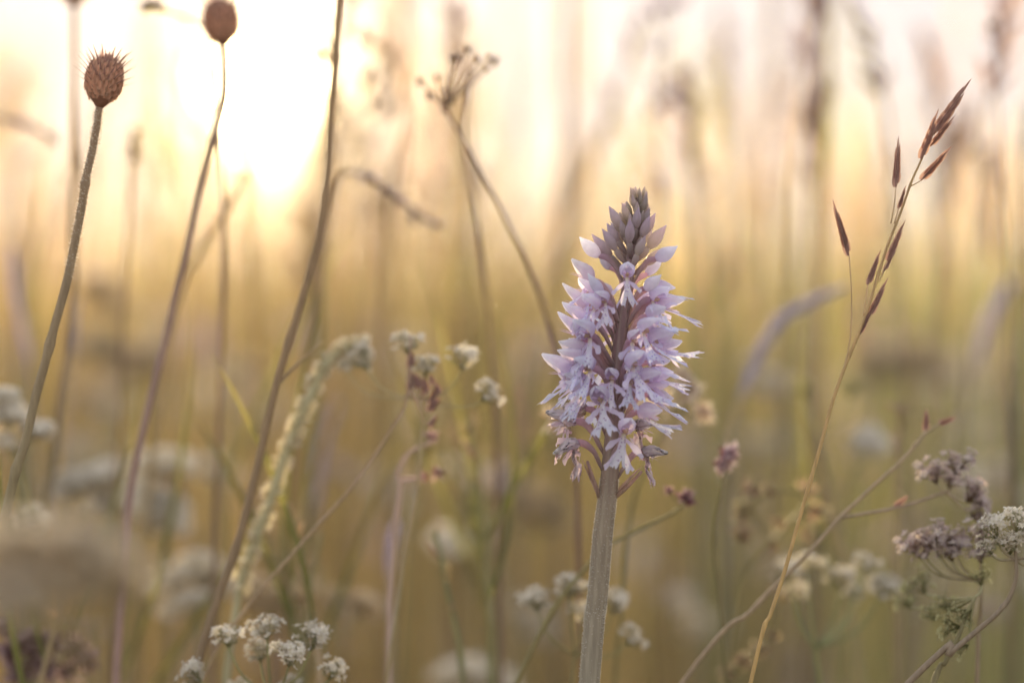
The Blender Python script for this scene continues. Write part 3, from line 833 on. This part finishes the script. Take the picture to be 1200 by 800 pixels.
# fork and dry buds on the long twig
def twig_extra():
    D = .872; t = forked; b = t.location
    add_stem(t, b, catmull([P(*q, D) for q in ((1112, 575), (1060, 592), (1010, 602), (985, 606))], 14), (.0004, .0006), (.36, .28, .2), (.30, .24, .15), seg=7, name='side_twig')
    for k, (a, c) in enumerate([((1048, 594), (1066, 580)), ((1100, 497), (1122, 488)), ((1085, 505), (1086, 478))]):
        add_spikelet(t, b, P(*a, D), P(*c, D), k, 1.8).name = 'dry_bud'
    add_stem(t, b, catmull([P(*q, D) for q in ((1070, 522), (1085, 508), (1102, 496))], 6), (.0004, .0003), (.34, .27, .17), seg=5, name='side_twig')
twig_extra()

# ------------------------------------------------------------------ cream floret spike (left of centre)
def floret_piece():
    random.seed(2); mb = MB()
    for k in range(7):
        d = Vector((1, rnd(-.9, .9), rnd(-.6, .9)))
        mb.leaf((0, 0, 0), d, d.orthogonal(), rnd(.7, 1.0), .42, bend=rnd(-.3, .4), cup=.3, c0=(.66, .60, .40), c1=(.88, .81, .63), nseg=2)
    return mb.mesh('floret', M_petal)
FLORET = floret_piece()
def cream_spike():
    D = .905
    px = [(432, 402), (405, 408), (378, 432), (352, 490), (330, 545), (308, 610), (285, 675), (272, 740), (262, 830)]
    pts = stem_path(px, D, 60); b = pts[-1]
    t = thing('mignonette', b, 'arching grey green flower spike edged with pale yellow florets', 'wildflower')
    rad = [.0004 + .0009 * min(1, i / 12) for i in range(61)]
    add_stem(t, b, pts, rad, (.40, .38, .23), (.30, .28, .16), seg=9)
    random.seed(4)
    vis = [i for i in range(len(pts)) if P(0, 395, D).z > pts[i].z > P(0, 690, D).z]
    for k in range(170):
        i = vis[int(len(vis) * k / 170)]
        p = pts[i].lerp(pts[i + 1], rnd(0, 1)); d = (pts[i] - pts[i + 1]).normalized()
        o = rdir(); o.y *= .5; o = (o - d * o.dot(d)).normalized()
        sc = .0027 * rnd(.6, 1.25)
        obj('floret', FLORET, t, frame(p + o * (rad[i] * .8 + rnd(0, .0006)) - b, d, xhint=o, scale=sc))
cream_spike()

# ------------------------------------------------------------------ drooping dark spikelets with their wiry stem
def drooping_grass():
    D = .88
    pts = stem_path([(481, 392), (480, 430), (476, 465), (466, 492), (420, 560), (350, 640), (282, 722), (235, 800)], D, 50); b = pts[-1]
    t = thing('drooping_grass', b, 'wiry grass stalk with a loose bunch of dark purple drooping spikelets', 'grass')
    add_stem(t, b, pts, (.0003, .0007), (.34, .24, .17), (.40, .31, .17), seg=7, name='culm')
    sp = [((482, 430), (481, 408)), ((482, 456), (480, 432)), ((492, 455), (486, 436)), ((500, 462), (496, 440)), ((508, 450), (503, 438)), ((505, 474), (512, 452)), ((515, 462), (510, 446)), ((502, 482), (516, 466)), ((503, 500), (512, 486))]
    for k, (a, c) in enumerate(sp):
        add_spikelet(t, b, P(*a, D), P(*c, D + .002), k, 2.8)
        add_stem(t, b, catmull([P(478 - .1 * k, 462 - 2 * k, D), P((478 + a[0]) / 2 + 3, (465 + a[1]) / 2 + 6, D), P(*a, D)], 6), (.0002, .00015), (.4, .3, .2), seg=4, name='branchlet')
drooping_grass()
def knotted_stem():
    D = .905
    pts = stem_path([(512, 512), (498, 522), (480, 530), (466, 552), (470, 570), (462, 620), (458, 700), (455, 800)], D, 50); b = pts[-1]
    t = thing('knotted_stalk', b, 'pinkish bent stalk carrying two pale withered flower tufts', 'stalk')
    add_stem(t, b, pts, (.0005, .0010), (.46, .35, .26), (.40, .31, .27), seg=8)
    for k, (x, y, s) in enumerate(((505, 512, 12), (512, 556, 12), (497, 558, 9))):
        mb = MB(); tuft(mb, P(x, y, D), s * K * D, (.62, .45, .40), (.30, .15, .14), 26)
        obj('tuft', mb.mesh('tuft', M_petal, b), t)
    add_stem(t, b, catmull([P(469, 562, D), P(485, 560, D), P(498, 558, D)], 6), (.0006, .0005), (.55, .4, .34), seg=6, name='side_stalk')
def tuft(mb, c, r, ca, cb, n):
    for k in range(n):
        d = (rdir() + Vector((.2, 0, .3))).normalized()
        dark = random.random() < .35
        cc = cb if dark else ca
        mb.leaf(c, d, d.orthogonal(), r * rnd(.6, 1.1), r * rnd(.25, .45), bend=rnd(-.5, .5), cup=.3, c0=lerp(cc, cb, .4), c1=cc, nseg=3)
random.seed(90)
knotted_stem()

# withered knapweed-like tufts right of the orchid
def tuft_plant(label, D, tufts, stem, c=C_OLIVE, ca=(.80, .68, .66), cb=(.26, .11, .13), rad=(.0005, .001), name='withered_tuft', cat='wildflower'):
    pts = stem_path(stem, D, 36); b = pts[-1]
    t = thing(name, b, label, cat)
    add_stem(t, b, pts, rad, c, c, seg=6)
    for k, (x, y, s) in enumerate(tufts):
        mb = MB(); tuft(mb, P(x, y, D), s * K * D, ca, cb, 46)
        obj('tuft', mb.mesh('tuft', M_petal, b), t)
        if k or abs(x - stem[0][0]) > 4:
            near = min(stem[:4], key=lambda q: (q[0] - x) ** 2 + (q[1] + 20 - y) ** 2)
            add_stem(t, b, catmull([P(near[0], near[1], D), P((near[0] + x) / 2, (near[1] + y) / 2 + 4, D), P(x, y, D)], 6), (rad[0] * .8, rad[0] * .6), c, seg=5, name='side_stalk')
    return t
tuft_plant('withered tuft with white top and burgundy base right of the orchid spike', .90, [(853, 534, 19), (846, 545, 14)], [(853, 540), (846, 570), (838, 640), (850, 800)])
tuft_plant('small dark burgundy tuft with pale rim below the lowest orchid flowers', .89, [(803, 586, 15), (783, 575, 8)], [(803, 590), (790, 600), (740, 625), (690, 660), (610, 790)], ca=(.66, .48, .44))
tuft_plant('pale brown flower clusters peeking out right behind the orchid spike', .93, [(803, 460, 24), (822, 484, 19), (775, 470, 20), (750, 480, 20), (652, 490, 24), (800, 440, 16)], [(800, 480), (770, 520), (740, 600), (720, 800)], ca=(.88, .79, .64), cb=(.55, .42, .3))
tuft_plant('hazy greenish cream grass plume between the withered tuft and the golden stalk', .945, [(880, 575, 16), (872, 600, 20), (868, 630, 18), (900, 575, 12), (945, 575, 15), (958, 600, 17), (945, 625, 12), (912, 612, 12), (905, 640, 10)],
           [(880, 590), (910, 575), (945, 590), (880, 660), (862, 720), (850, 810)], ca=(.52, .47, .27), cb=(.44, .30, .22), name='grass_plume', cat='grass')
tuft_plant('short cream grass plume leaning along the bottom near the golden stalk', .93, [(890, 760, 15), (870, 775, 15), (850, 790, 15), (905, 745, 12), (918, 700, 8), (905, 690, 8)], [(905, 745), (890, 762), (865, 785), (838, 830)], ca=(.56, .48, .30), cb=(.44, .32, .2), name='grass_plume', cat='grass')
tuft_plant('dark mauve tangle of withered grass in the low corner beneath the beige blur', .93, [(x, y, 22) for x, y in ((10, 765), (35, 750), (60, 755), (85, 760), (20, 790), (50, 785), (80, 790), (100, 775), (40, 770), (5, 735))],
           [(40, 770), (60, 780), (20, 785), (40, 830)], ca=(.50, .38, .36), cb=(.24, .15, .15), name='withered_grass', cat='grass')

# ------------------------------------------------------------------ soft-focus plants further back
def dark_umbel(label, D, stem, buds, c=(.20, .13, .08), rad=(.0005, .0010), size=7, name='dried_umbel', cb=(.14, .09, .06)):
    pts = stem_path(stem, D, 40); b = pts[-1]
    t = thing(name, b, label, 'wildflower')
    add_stem(t, b, pts, rad, c, c, seg=7)
    for k, (x, y) in enumerate(buds):
        mb = MB(); random.seed(int(x * 3 + y))
        s = size * K * D * rnd(.8, 1.2)
        tuft(mb, P(x, y, D), s, cb, lerp(cb, (.5, .4, .3), .3), 16)
        mb.lathe([(s * .3, -s * .6), (s * .55, 0), (s * .3, s * .5)], cb, seg=7, M=Matrix.Translation(P(x, y, D)))
        obj('bud', mb.mesh('bud', M_dry, b), t)
        near = min(stem[:5], key=lambda q: (q[0] - x) ** 2 + (q[1] - y) ** 2 + (900 if q[1] < y - 10 else 0))
        add_stem(t, b, catmull([P(near[0], near[1], D), P((near[0] + x) / 2 + rnd(-3, 3), (near[1] + y) / 2 + 3, D), P(x, y, D)], 6), (rad[0] * .7, rad[0] * .5), c, seg=5, name='bud_stalk')
    return t
dark_umbel('dried umbel with small dark buds on a slanting stem above the orchid tip', .93, [(520, 122), (535, 150), (555, 185), (590, 250), (622, 320), (650, 400), (672, 520), (680, 700)],
           [(492, 96), (512, 90), (502, 112), (522, 105), (530, 118), (520, 128), (536, 66), (549, 58), (560, 70), (573, 68), (580, 72), (570, 80), (528, 70)])
dark_umbel('fine dry stalk holding two buds close behind the dried umbel', .965, [(553, 90), (549, 110), (545, 160), (560, 260), (575, 400), (582, 600)], [(556, 86), (548, 122)], size=5)
dark_umbel('arching grey twig of small pale buds hanging under the sun glow', .98, [(518, 266), (490, 250), (465, 228), (440, 212), (418, 202), (400, 206), (390, 245), (372, 340), (345, 500), (330, 760)],
           [(418, 203), (428, 208), (438, 206), (446, 214), (452, 222), (460, 226), (466, 234), (474, 238), (482, 252), (490, 246), (498, 258), (506, 262), (516, 262), (486, 260)], cb=(.42, .36, .36), size=7)
dark_umbel('tiny dark bud on a thin arched twig at the top edge', .96, [(172, 6), (200, 14), (236, 30), (250, 60), (262, 240), (256, 520), (250, 780)], [(178, 4), (170, 8), (186, 8)], size=9)
dark_umbel('blurred lone dark bud standing between the seed heads', 1.03, [(157, 175), (154, 190), (148, 300), (140, 480), (132, 760)], [(158, 155), (155, 170), (158, 182)], size=12)
dark_umbel('blurred grey bud twig reaching in from the left edge', 1.05, [(66, 164), (40, 150), (10, 142), (-20, 138), (-48, 165), (-55, 300), (-60, 500), (-60, 760)], [(5, 140), (18, 142), (30, 146), (42, 150), (55, 158), (66, 166)], cb=(.38, .32, .31), size=9)
dark_umbel('single round dark bud floating high on a hair thin stalk against the pale sky', 1.02, [(1163, 34), (1166, 60), (1172, 160), (1180, 340), (1186, 600)], [(1162, 29)], size=10, rad=(.00025, .0008))
dark_umbel('blurred dark flower heads stacked on a tall stalk behind the orchid tip', 1.17, [(779, 60), (776, 120), (773, 200), (775, 290), (778, 420), (782, 640)], [(792, 90), (803, 104), (772, 122), (788, 112), (784, 4), (802, -2), (766, 96), (796, 122), (770, 12), (752, 16), (772, 208), (775, 220), (806, 84), (768, 60), (764, 132)], cb=(.30, .22, .26), size=12)
dark_umbel('hanging blurred seed tips silhouetted inside the glare of the sun', 1.12, [(312, -40), (316, -10), (300, 60), (296, 200), (300, 420), (310, 700)], [(312, 20), (316, 45), (320, 60), (350, 10), (360, 40), (366, 68), (382, 55), (380, 70)], cb=(.34, .22, .1), size=13)
dark_umbel('curled blurred golden twigs just right of the sun', 1.15, [(400, 40), (425, 48), (455, 70), (470, 120), (455, 240), (450, 460), (450, 700)], [(420, 46), (440, 54), (455, 66), (465, 90), (440, 105), (470, 120), (430, 120), (448, 130), (425, 90)], cb=(.36, .25, .12), size=14)

FOXC = [((.36, .34, .42), (.56, .53, .62)), ((.38, .35, .42), (.60, .55, .60))]
def foxtail(label, D, tip, bot, stem, fat=1.0, k=0, group=None, c=C_OLIVE, rad=(.0007, .0012), via=None):
    """stalk with a feathery spike that follows a curve from bot to tip"""
    pts = stem_path([bot] + stem, D, 36); b = pts[-1]
    t = thing('foxtail_grass', b, label, 'grass', group)
    add_stem(t, b, pts, rad, lerp(c, (.5, .4, .38), .5), c, seg=7, name='culm')
    p0, p1 = P(*bot, D), P(*tip, D)
    mid = P(*via, D) if via else (p0 + p1) / 2 + Vector((-.04, 0, .05)) * (p1 - p0).length
    path = catmull([p0 - (mid - p0) * .05, mid, p1], 20); L = (p1 - p0).length
    random.seed(int(tip[0])); mb = MB(); ca, cb = FOXC[k % 2]
    mb.tube(path, [.045 * L * fat * x for x in [.4 + .6 * math.sin(math.pi * i / 20) for i in range(21)]], ca, seg=6)
    n = 320
    for j in range(n):
        u = j / n; i = min(19, int(u * 20)); q = path[i].lerp(path[i + 1], u * 20 - i); d = (path[i + 1] - path[i]).normalized()
        env = math.sin(math.pi * min(1, .12 + .85 * u)) ** .6 * rnd(.6, 1.25)
        o = rdir(); o = (o - d * o.dot(d)).normalized()
        mb.leaf(q, o * .9 + d * 1.1, d.cross(o), (.10 * env + .02) * L * fat, .026 * L * fat, bend=-.2, cup=.3, c0=ca, c1=lerp(ca, cb, random.random()), nseg=2)
    obj('seed_spike', mb.mesh('seed_spike', M_dry, b), t)
    return t
foxtail('pale lilac foxtail spike arching right of the orchid', 1.03, (990, 336), (868, 462), [(856, 510), (851, 590), (850, 760)], .75, 0, via=(912, 378))
foxtail('pinkish foxtail spike at the right edge beside the grass panicle', 1.13, (1185, 330), (1145, 420), [(1128, 470), (1100, 560), (1080, 760)], 1.5, 1)
foxtail('small mauve spike on a straight stalk left of the orchid stem', 1.0, (466, 612), (456, 672), [(458, 720), (459, 800)], 1.7, 1)
foxtail('faded mauve spike by the left edge above the white clusters', 1.08, (14, 290), (34, 420), [(40, 480), (44, 620), (40, 780)], .8, 0)
foxtail('rosy blurred spike standing behind the cream floret spike', 1.12, (395, 470), (368, 600), [(362, 660), (358, 780)], .9, 1)
foxtail('brownish spike beside the leaning hairy stem', 1.05, (92, 350), (88, 410), [(80, 470), (70, 620), (66, 760)], 1.0, 0)

# tall single stalks against the sky
def tall_grass(label, D, px, rad=.0014, c=(.26, .2, .13), spike=None, group=None, leafs=0, dull=False):
    pts = stem_path(px, D, 40); b = pts[-1]
    t = thing('tall_grass', b, label, 'grass', group)
    add_stem(t, b, pts, (rad * .6, rad), c, lerp(c, C_GREEN, .5), seg=6, name='culm')
    if spike:
        random.seed(int(px[0][0]))
        for k in range(spike):
            i = 1 + int(k * 12 / spike); p = pts[i]
            d = (pts[i - 1] - pts[i]).normalized() * .9 + Vector((rnd(-.7, .7), rnd(-.7, .7), rnd(-.5, .3)))
            L = rnd(.010, .018) if D > 1.1 else rnd(.005, .009)
            o = obj('spikelet', (SPIKELETS_PALE if dull else SPIKELETS)[k % 3], t, frame(p - b, d, scale=(L * 1.3, L * 1.3, L)))
    for k in range(leafs):
        mb = MB(); i = 14 + k * 5; d = Vector((rnd(-1, 1), rnd(-1, 1), 1.2))
        mb.leaf(pts[i], d, d.orthogonal(), rnd(.08, .14), .003, bend=rnd(-.5, .5), cup=.2, c0=C_GREEN, c1=C_OLIVE, nseg=8)
        obj('leaf', mb.mesh('leaf', M_grass, b), t)
    return t
random.seed(33)
TG = [
    ('thick blurred upright stalk rising left of the orchid tip', 1.28, [(668, -30), (665, 80), (664, 200), (663, 330), (660, 480), (656, 700)], .0030, (.24, .17, .12), 0, 0),
    ('blurred stalk leaning across the sky left of the orchid tip', 1.25, [(752, 15), (738, 70), (712, 140), (690, 195), (660, 280), (635, 370), (610, 520), (600, 700)], .0022, (.30, .21, .15), 5, 0),
    ('blurred feathery grass above the green patch right of the orchid', 1.5, [(912, -20), (906, 60), (900, 150), (903, 220), (906, 330), (908, 500)], .0026, (.34, .25, .2), 12, 1),
    ('plain upright blurred stalk halfway between orchid and grass panicle', 1.2, [(975, -40), (968, 80), (962, 200), (960, 320), (958, 460), (955, 700)], .0024, (.27, .2, .15), 0, 0),
    ('blurred nodding grass head behind the upper grass panicle', 1.14, [(1003, 15), (1020, 50), (1032, 100), (1042, 170), (1052, 260), (1060, 420), (1062, 700)], .0014, (.34, .25, .18), 9, 0),
    ('dark green blurred stalk along the right edge', 1.1, [(1204, 120), (1200, 240), (1197, 360), (1194, 480), (1190, 700)], .0026, (.11, .12, .07), 0, 2),
    ('faint straw stalk fork joining the soft golden seed head stem', 1.0, [(290, 200), (262, 250), (235, 295), (214, 330), (190, 440), (170, 600), (160, 780)], .0016, (.34, .24, .12), 3, 0),
    ('blurred straw stalk left of the lower orchid stem', 1.16, [(608, 470), (600, 530), (588, 590), (580, 660), (574, 790)], .0018, (.28, .21, .13), 3, 0),
    ('brown blurred clump stalk below the dried umbel', 1.35, [(560, 190), (552, 260), (548, 340), (545, 430), (540, 640)], .0045, (.25, .17, .09), 10, 2),
    ('short blurred green stalk at the orchid shoulder', 1.4, [(820, 190), (822, 240), (826, 300), (830, 420), (834, 640)], .0028, (.17, .17, .08), 6, 3),
    ('green blurred tuft stalk right of the orchid spike', 1.45, [(868, 290), (866, 350), (862, 420), (860, 640)], .0030, (.16, .16, .07), 5, 4),
    ('tall thin blurred stalk beside the sunlit bare stalk', 1.3, [(480, -20), (472, 60), (468, 160), (462, 280), (458, 460), (455, 700)], .0018, (.34, .24, .13), 5, 0),
    ('pale blurred stalk near the left edge', 1.3, [(22, 180), (24, 280), (27, 380), (30, 520), (32, 700)], .0028, (.22, .19, .10), 4, 2),
    ('thin arching stalk behind the upper grass panicle', 1.25, [(1150, 120), (1120, 200), (1098, 300), (1085, 420), (1078, 600)], .0014, (.3, .23, .15), 6, 1),
    ('faint stalk at the top between the dried umbel and thick stalk', 1.6, [(596, -20), (598, 90), (600, 200), (602, 330), (604, 540)], .0032, (.34, .25, .18), 4, 1),
]
for (lb, D, px, r, c, sp, lf) in TG:
    tall_grass(lb, D, px, r, c, sp, None, lf)

# blurred white clusters in the left and right background
WB = [
    ('blurred white clusters hugging the left edge beside the hairy stem', .94, [(22, 540), (24, 660)], [(12, 478, 26), (38, 500, 24), (10, 512, 18), (20, 590, 22), (38, 602, 16), (6, 460, 18)]),
    ('broad soft white flower cluster behind the pinkish lower stem', 1.05, [(140, 640), (142, 740)], [(90, 562, 30), (118, 555, 32), (150, 575, 34), (185, 590, 36), (130, 585, 28), (172, 605, 26)]),
    ('round soft white flower head above the broad cluster', 1.06, [(195, 590), (196, 720)], [(195, 538, 36), (180, 545, 24)]),
    ('dim white flower heads behind the bare stalk low in the meadow', 1.04, [(235, 720), (236, 780)], [(205, 672, 28), (235, 660, 30), (260, 680, 24), (215, 700, 24)]),
    ('dim flat white heads right of the cream spike foot', 1.02, [(350, 740), (350, 790)], [(300, 685, 26), (345, 688, 26), (395, 700, 24), (425, 705, 22), (320, 700, 24)]),
    ('soft white head low between mauve spike and orchid stem', 1.1, [(560, 820), (560, 860)], [(545, 780, 30), (575, 790, 28)]),
    ('pale blurred heads beyond the lilac foxtail', 1.45, [(1050, 480), (1052, 640)], [(1040, 420, 34), (1070, 415, 34), (1090, 430, 28), (1020, 430, 24)]),
    ('pale heads glimmering in the golden middle ground left of the orchid', 1.35, [(600, 640), (600, 720)], [(590, 560, 34), (615, 585, 34), (640, 600, 28)]),
    ('cream heads glowing in the hazy left middle ground', 1.4, [(140, 470), (142, 640)], [(120, 400, 34), (145, 420, 36), (165, 410, 30), (285, 430, 22)]),
    ('greyish heads behind the soft golden seed head stem', 1.35, [(110, 520), (112, 700)], [(118, 330, 24), (130, 350, 26), (105, 455, 24)]),
    ('small pale heads in the meadow above the lower right clusters', 1.3, [(1160, 600), (1160, 740)], [(1140, 560, 26), (1170, 548, 26), (1185, 570, 24)]),
]
random.seed(60)
for lb, D, st, hd in WB:
    umbel(lb, D, st, hd, c=(.24, .22, .11), kinds=HEADS_CREAM if 'cream' in lb or 'golden' in lb or 'foxtail' in lb else HEADS_DENSE, rad=(.0008, .0013))
# further small plants, alike but for where they stand
def scatter():
    random.seed(71)
    for k in range(34):
        D = rnd(1.0, 1.7); x = rnd(-20, 1220); y = rnd(430, 770)
        if 640 < x < 780: x += 160
        hd = [(x + rnd(-32, 32), y + rnd(-16, 16), rnd(11, 22), D + rnd(-.02, .02)) for j in range(random.randint(2, 5))]
        kn = random.choice([0, 0, 1, 2])
        umbel('small soft focus %s flower cluster of %s heads deep in the meadow' % (('white', 'mauve withered', 'greenish budding')[kn], ('two', 'three', 'four', 'five')[len(hd) - 2]), D, [(x, y + 55), (x + rnd(-20, 20), y + 150)], hd, c=(.30, .26, .13), rad=(.0005, .0010),
              kinds=(HEADS_DENSE, HEADS_PINK, HEADS_GREEN)[kn], group='small soft focus flower clusters in the meadow')
    for k in range(46):
        D = rnd(1.0, 1.9); x = rnd(-40, 1240); y = rnd(120, 480); ln = rnd(-.45, .45)
        if k >= 30: D = rnd(.91, 1.06); y = rnd(470, 700)
        if k >= 30 and 610 < x < 760: x -= 170
        ci = random.randint(0, 3); c = [(.36, .27, .15), (.28, .26, .12), (.42, .32, .2), (.24, .24, .11)][ci]
        sp = random.choice([0, 4, 7, 9]); lf = random.choice([0, 1, 2]) if y > 330 else 0
        tall_grass('thin blurred %s grass stalk%s tilting %s the sun' % (('tan', 'olive', 'straw yellow', 'green')[ci], {0: '', 4: ' with few spikelets', 7: ' with many spikelets', 9: ' with dense spikelets'}[sp], 'towards' if (ln < 0) == (x > 310) else 'away from'), D, [(x, y), (x - ln * 60, y + 70), (x - ln * 130, y + 180), (x - ln * 170, y + 330)], rnd(.0007, .0014), c, sp, 'thin out of focus grass stalks', lf, True)
    for k in range(24):
        D = rnd(1.1, 1.75); x = rnd(-30, 1230); y = rnd(-40, 190); ln = rnd(-.3, .3); ci = random.randint(0, 2); sp = random.choice([5, 8, 11, 14])
        tall_grass('tall hazy %s grass with %s seed head leaning %s the sun' % (('brown', 'mauve', 'tan')[ci], {5: 'sparse', 8: 'loose', 11: 'full', 14: 'bushy'}[sp], 'towards' if (ln < 0) == (x > 310) else 'away from'), D,
                   [(x, y), (x - ln * 60, y + 70), (x - ln * 130, y + 180), (x - ln * 170, y + 330)], rnd(.0008, .0016), [(.26, .17, .10), (.27, .19, .19), (.36, .26, .15)][ci], sp, 'tall hazy grasses against the sky', 0, ci == 2)
    for k in range(16):
        D = rnd(1.25, 2.1); x = rnd(330, 585); y = rnd(40, 250); ln = rnd(-.2, .25); sp = random.choice([10, 13, 16])
        tall_grass('golden backlit %s grass rising between the sun and the orchid' % {10: 'feathery', 13: 'thick feathery', 16: 'plumed'}[sp], D,
                   [(x, y), (x - ln * 60, y + 70), (x - ln * 130, y + 180), (x - ln * 170, y + 330)], rnd(.0010, .0020), (.50, .32, .12), sp, 'golden grasses right of the sun', 0, True)
scatter()

# beige plume close to the lens, low on the left
def near_plume():
    D = .56
    pts = stem_path([(60, 640), (80, 720), (110, 840)], D, 30); b = pts[-1]
    t = thing('beige_flower', b, 'large defocused beige flower head close up at the lower left', 'wildflower')
    add_stem(t, b, pts, (.0008, .0012), C_STRAW, C_OLIVE, seg=7)
    random.seed(5)
    for k, (x, y, r) in enumerate(((15, 680, 56), (70, 690, 60), (125, 715, 52), (45, 725, 52), (95, 670, 44), (-20, 710, 50))):
        q = P(x, y, D); rr = r * K * D
        obj('flower_head', HEADS_BEIGE[k % 2], t, frame(q - b, (rnd(-.3, .3), rnd(-.3, .3), 1), scale=rr))
        add_stem(t, b, catmull([P(90, 760, D), P((90 + x) / 2, (760 + y) / 2 + 8, D), q], 6), (.0005, .0003), C_OLIVE, seg=5, name='flower_stalk')
near_plume()

# scattered small flowers too far back to count
def far_flowers():
    mb = MB(); random.seed(8)
    for k in range(1100):
        D = 1.6 + 9 * random.random() ** 1.6
        x = rnd(-1, 1) * (.18 * D + .5); h = rnd(.12, .36) + .012 * D
        r = rnd(.006, .017) * (1 + .1 * D)
        c = random.choice([(.74, .70, .66), (.66, .54, .50), (.72, .62, .42), (.6, .48, .5)])
        p = Vector((x, D, h))
        for j in range(7):
            d = (rdir() + Vector((0, 0, .4))).normalized()
            mb.leaf(p, d, d.orthogonal(), r, r * .8, bend=rnd(-.3, .3), c0=c, nseg=2)
        mb.leaf((x, D, -.03), (rnd(-.05, .05), rnd(-.05, .05), 1), (1, 0, 0), h + .03, .002, c0=C_OLIVE, nseg=1, prof=lambda t: 1)
    o = obj('meadow_flowers', mb.mesh('meadow_flowers', M_white)); o['kind'] = 'stuff'; o['label'] = 'scattered tiny pale flowers melting into the meadow haze'; o['category'] = 'flowers'
far_flowers()

def plumes():
    mb = MB(); random.seed(18)
    for k in range(520):
        D = 1.9 + 11 * random.random() ** 1.5
        x = rnd(-1, 1) * (.18 * D + .5); h = rnd(.36, .50) + .038 * D * random.random()
        L = rnd(.05, .10) * (1 + .06 * D); W = rnd(.008, .016) * (1 + .08 * D)
        c = random.choice([(.58, .42, .34), (.64, .50, .34), (.50, .42, .24), (.56, .42, .40), (.40, .40, .18)])
        d = Vector((rnd(-.3, .3), rnd(-.3, .3), 1)).normalized(); p = Vector((x, D, h))
        for j in range(9):
            q = p + d * L * j / 9; o = rdir()
            mb.leaf(q, d + o * .55, d.cross(o), L * .32, W * .7, bend=rnd(-.3, .3), c0=c, nseg=2)
        b = Vector((x - d.x * .3, D - d.y * .3, -.03)); m = (b + p) / 2 + Vector((-d.x, -d.y, 0)) * .03
        mb.tube([b, m, p + d * L * .6], (.0011 + .0002 * D, .0006 + .0002 * D), lerp(c, C_OLIVE, .5), c, seg=3, cap=False)
    o = obj('grass_plumes', mb.mesh('grass_plumes', M_grass)); o['kind'] = 'stuff'; o['label'] = 'countless blurred feathery grass plumes standing above the meadow'; o['category'] = 'grass'
plumes()

# ------------------------------------------------------------------ evening haze
def haze():
    mb = MB()
    x, y0, y1, z0, z1 = 440, -440, 441, -1.4, 1.45
    v = [mb.add(p, (1, 1, 1)) for p in ((-x, y0, z0), (x, y0, z0), (x, y1, z0), (-x, y1, z0), (-x, y0, z1), (x, y0, z1), (x, y1, z1), (-x, y1, z1))]
    mb.f += [(v[3], v[2], v[1], v[0]), (v[4], v[5], v[6], v[7]), (v[0], v[1], v[5], v[4]), (v[1], v[2], v[6], v[5]), (v[2], v[3], v[7], v[6]), (v[3], v[0], v[4], v[7])]
    m = bpy.data.materials.new('evening_haze'); m.use_nodes = True
    t = m.node_tree
    for n in list(t.nodes): t.nodes.remove(n)
    o = t.nodes.new('ShaderNodeOutputMaterial'); pv = t.nodes.new('ShaderNodeVolumePrincipled')
    pv.inputs['Color'].default_value = (.90, .90, .92, 1); pv.inputs['Density'].default_value = HAZE
    pv.inputs['Anisotropy'].default_value = .74
    t.links.new(pv.outputs[0], o.inputs['Volume'])
    ob = obj('haze', mb.mesh('haze', m, smooth=False)); ob['kind'] = 'stuff'
    ob['label'] = 'pale warm evening haze over the whole meadow'; ob['category'] = 'haze'
HAZE = .0013
haze()
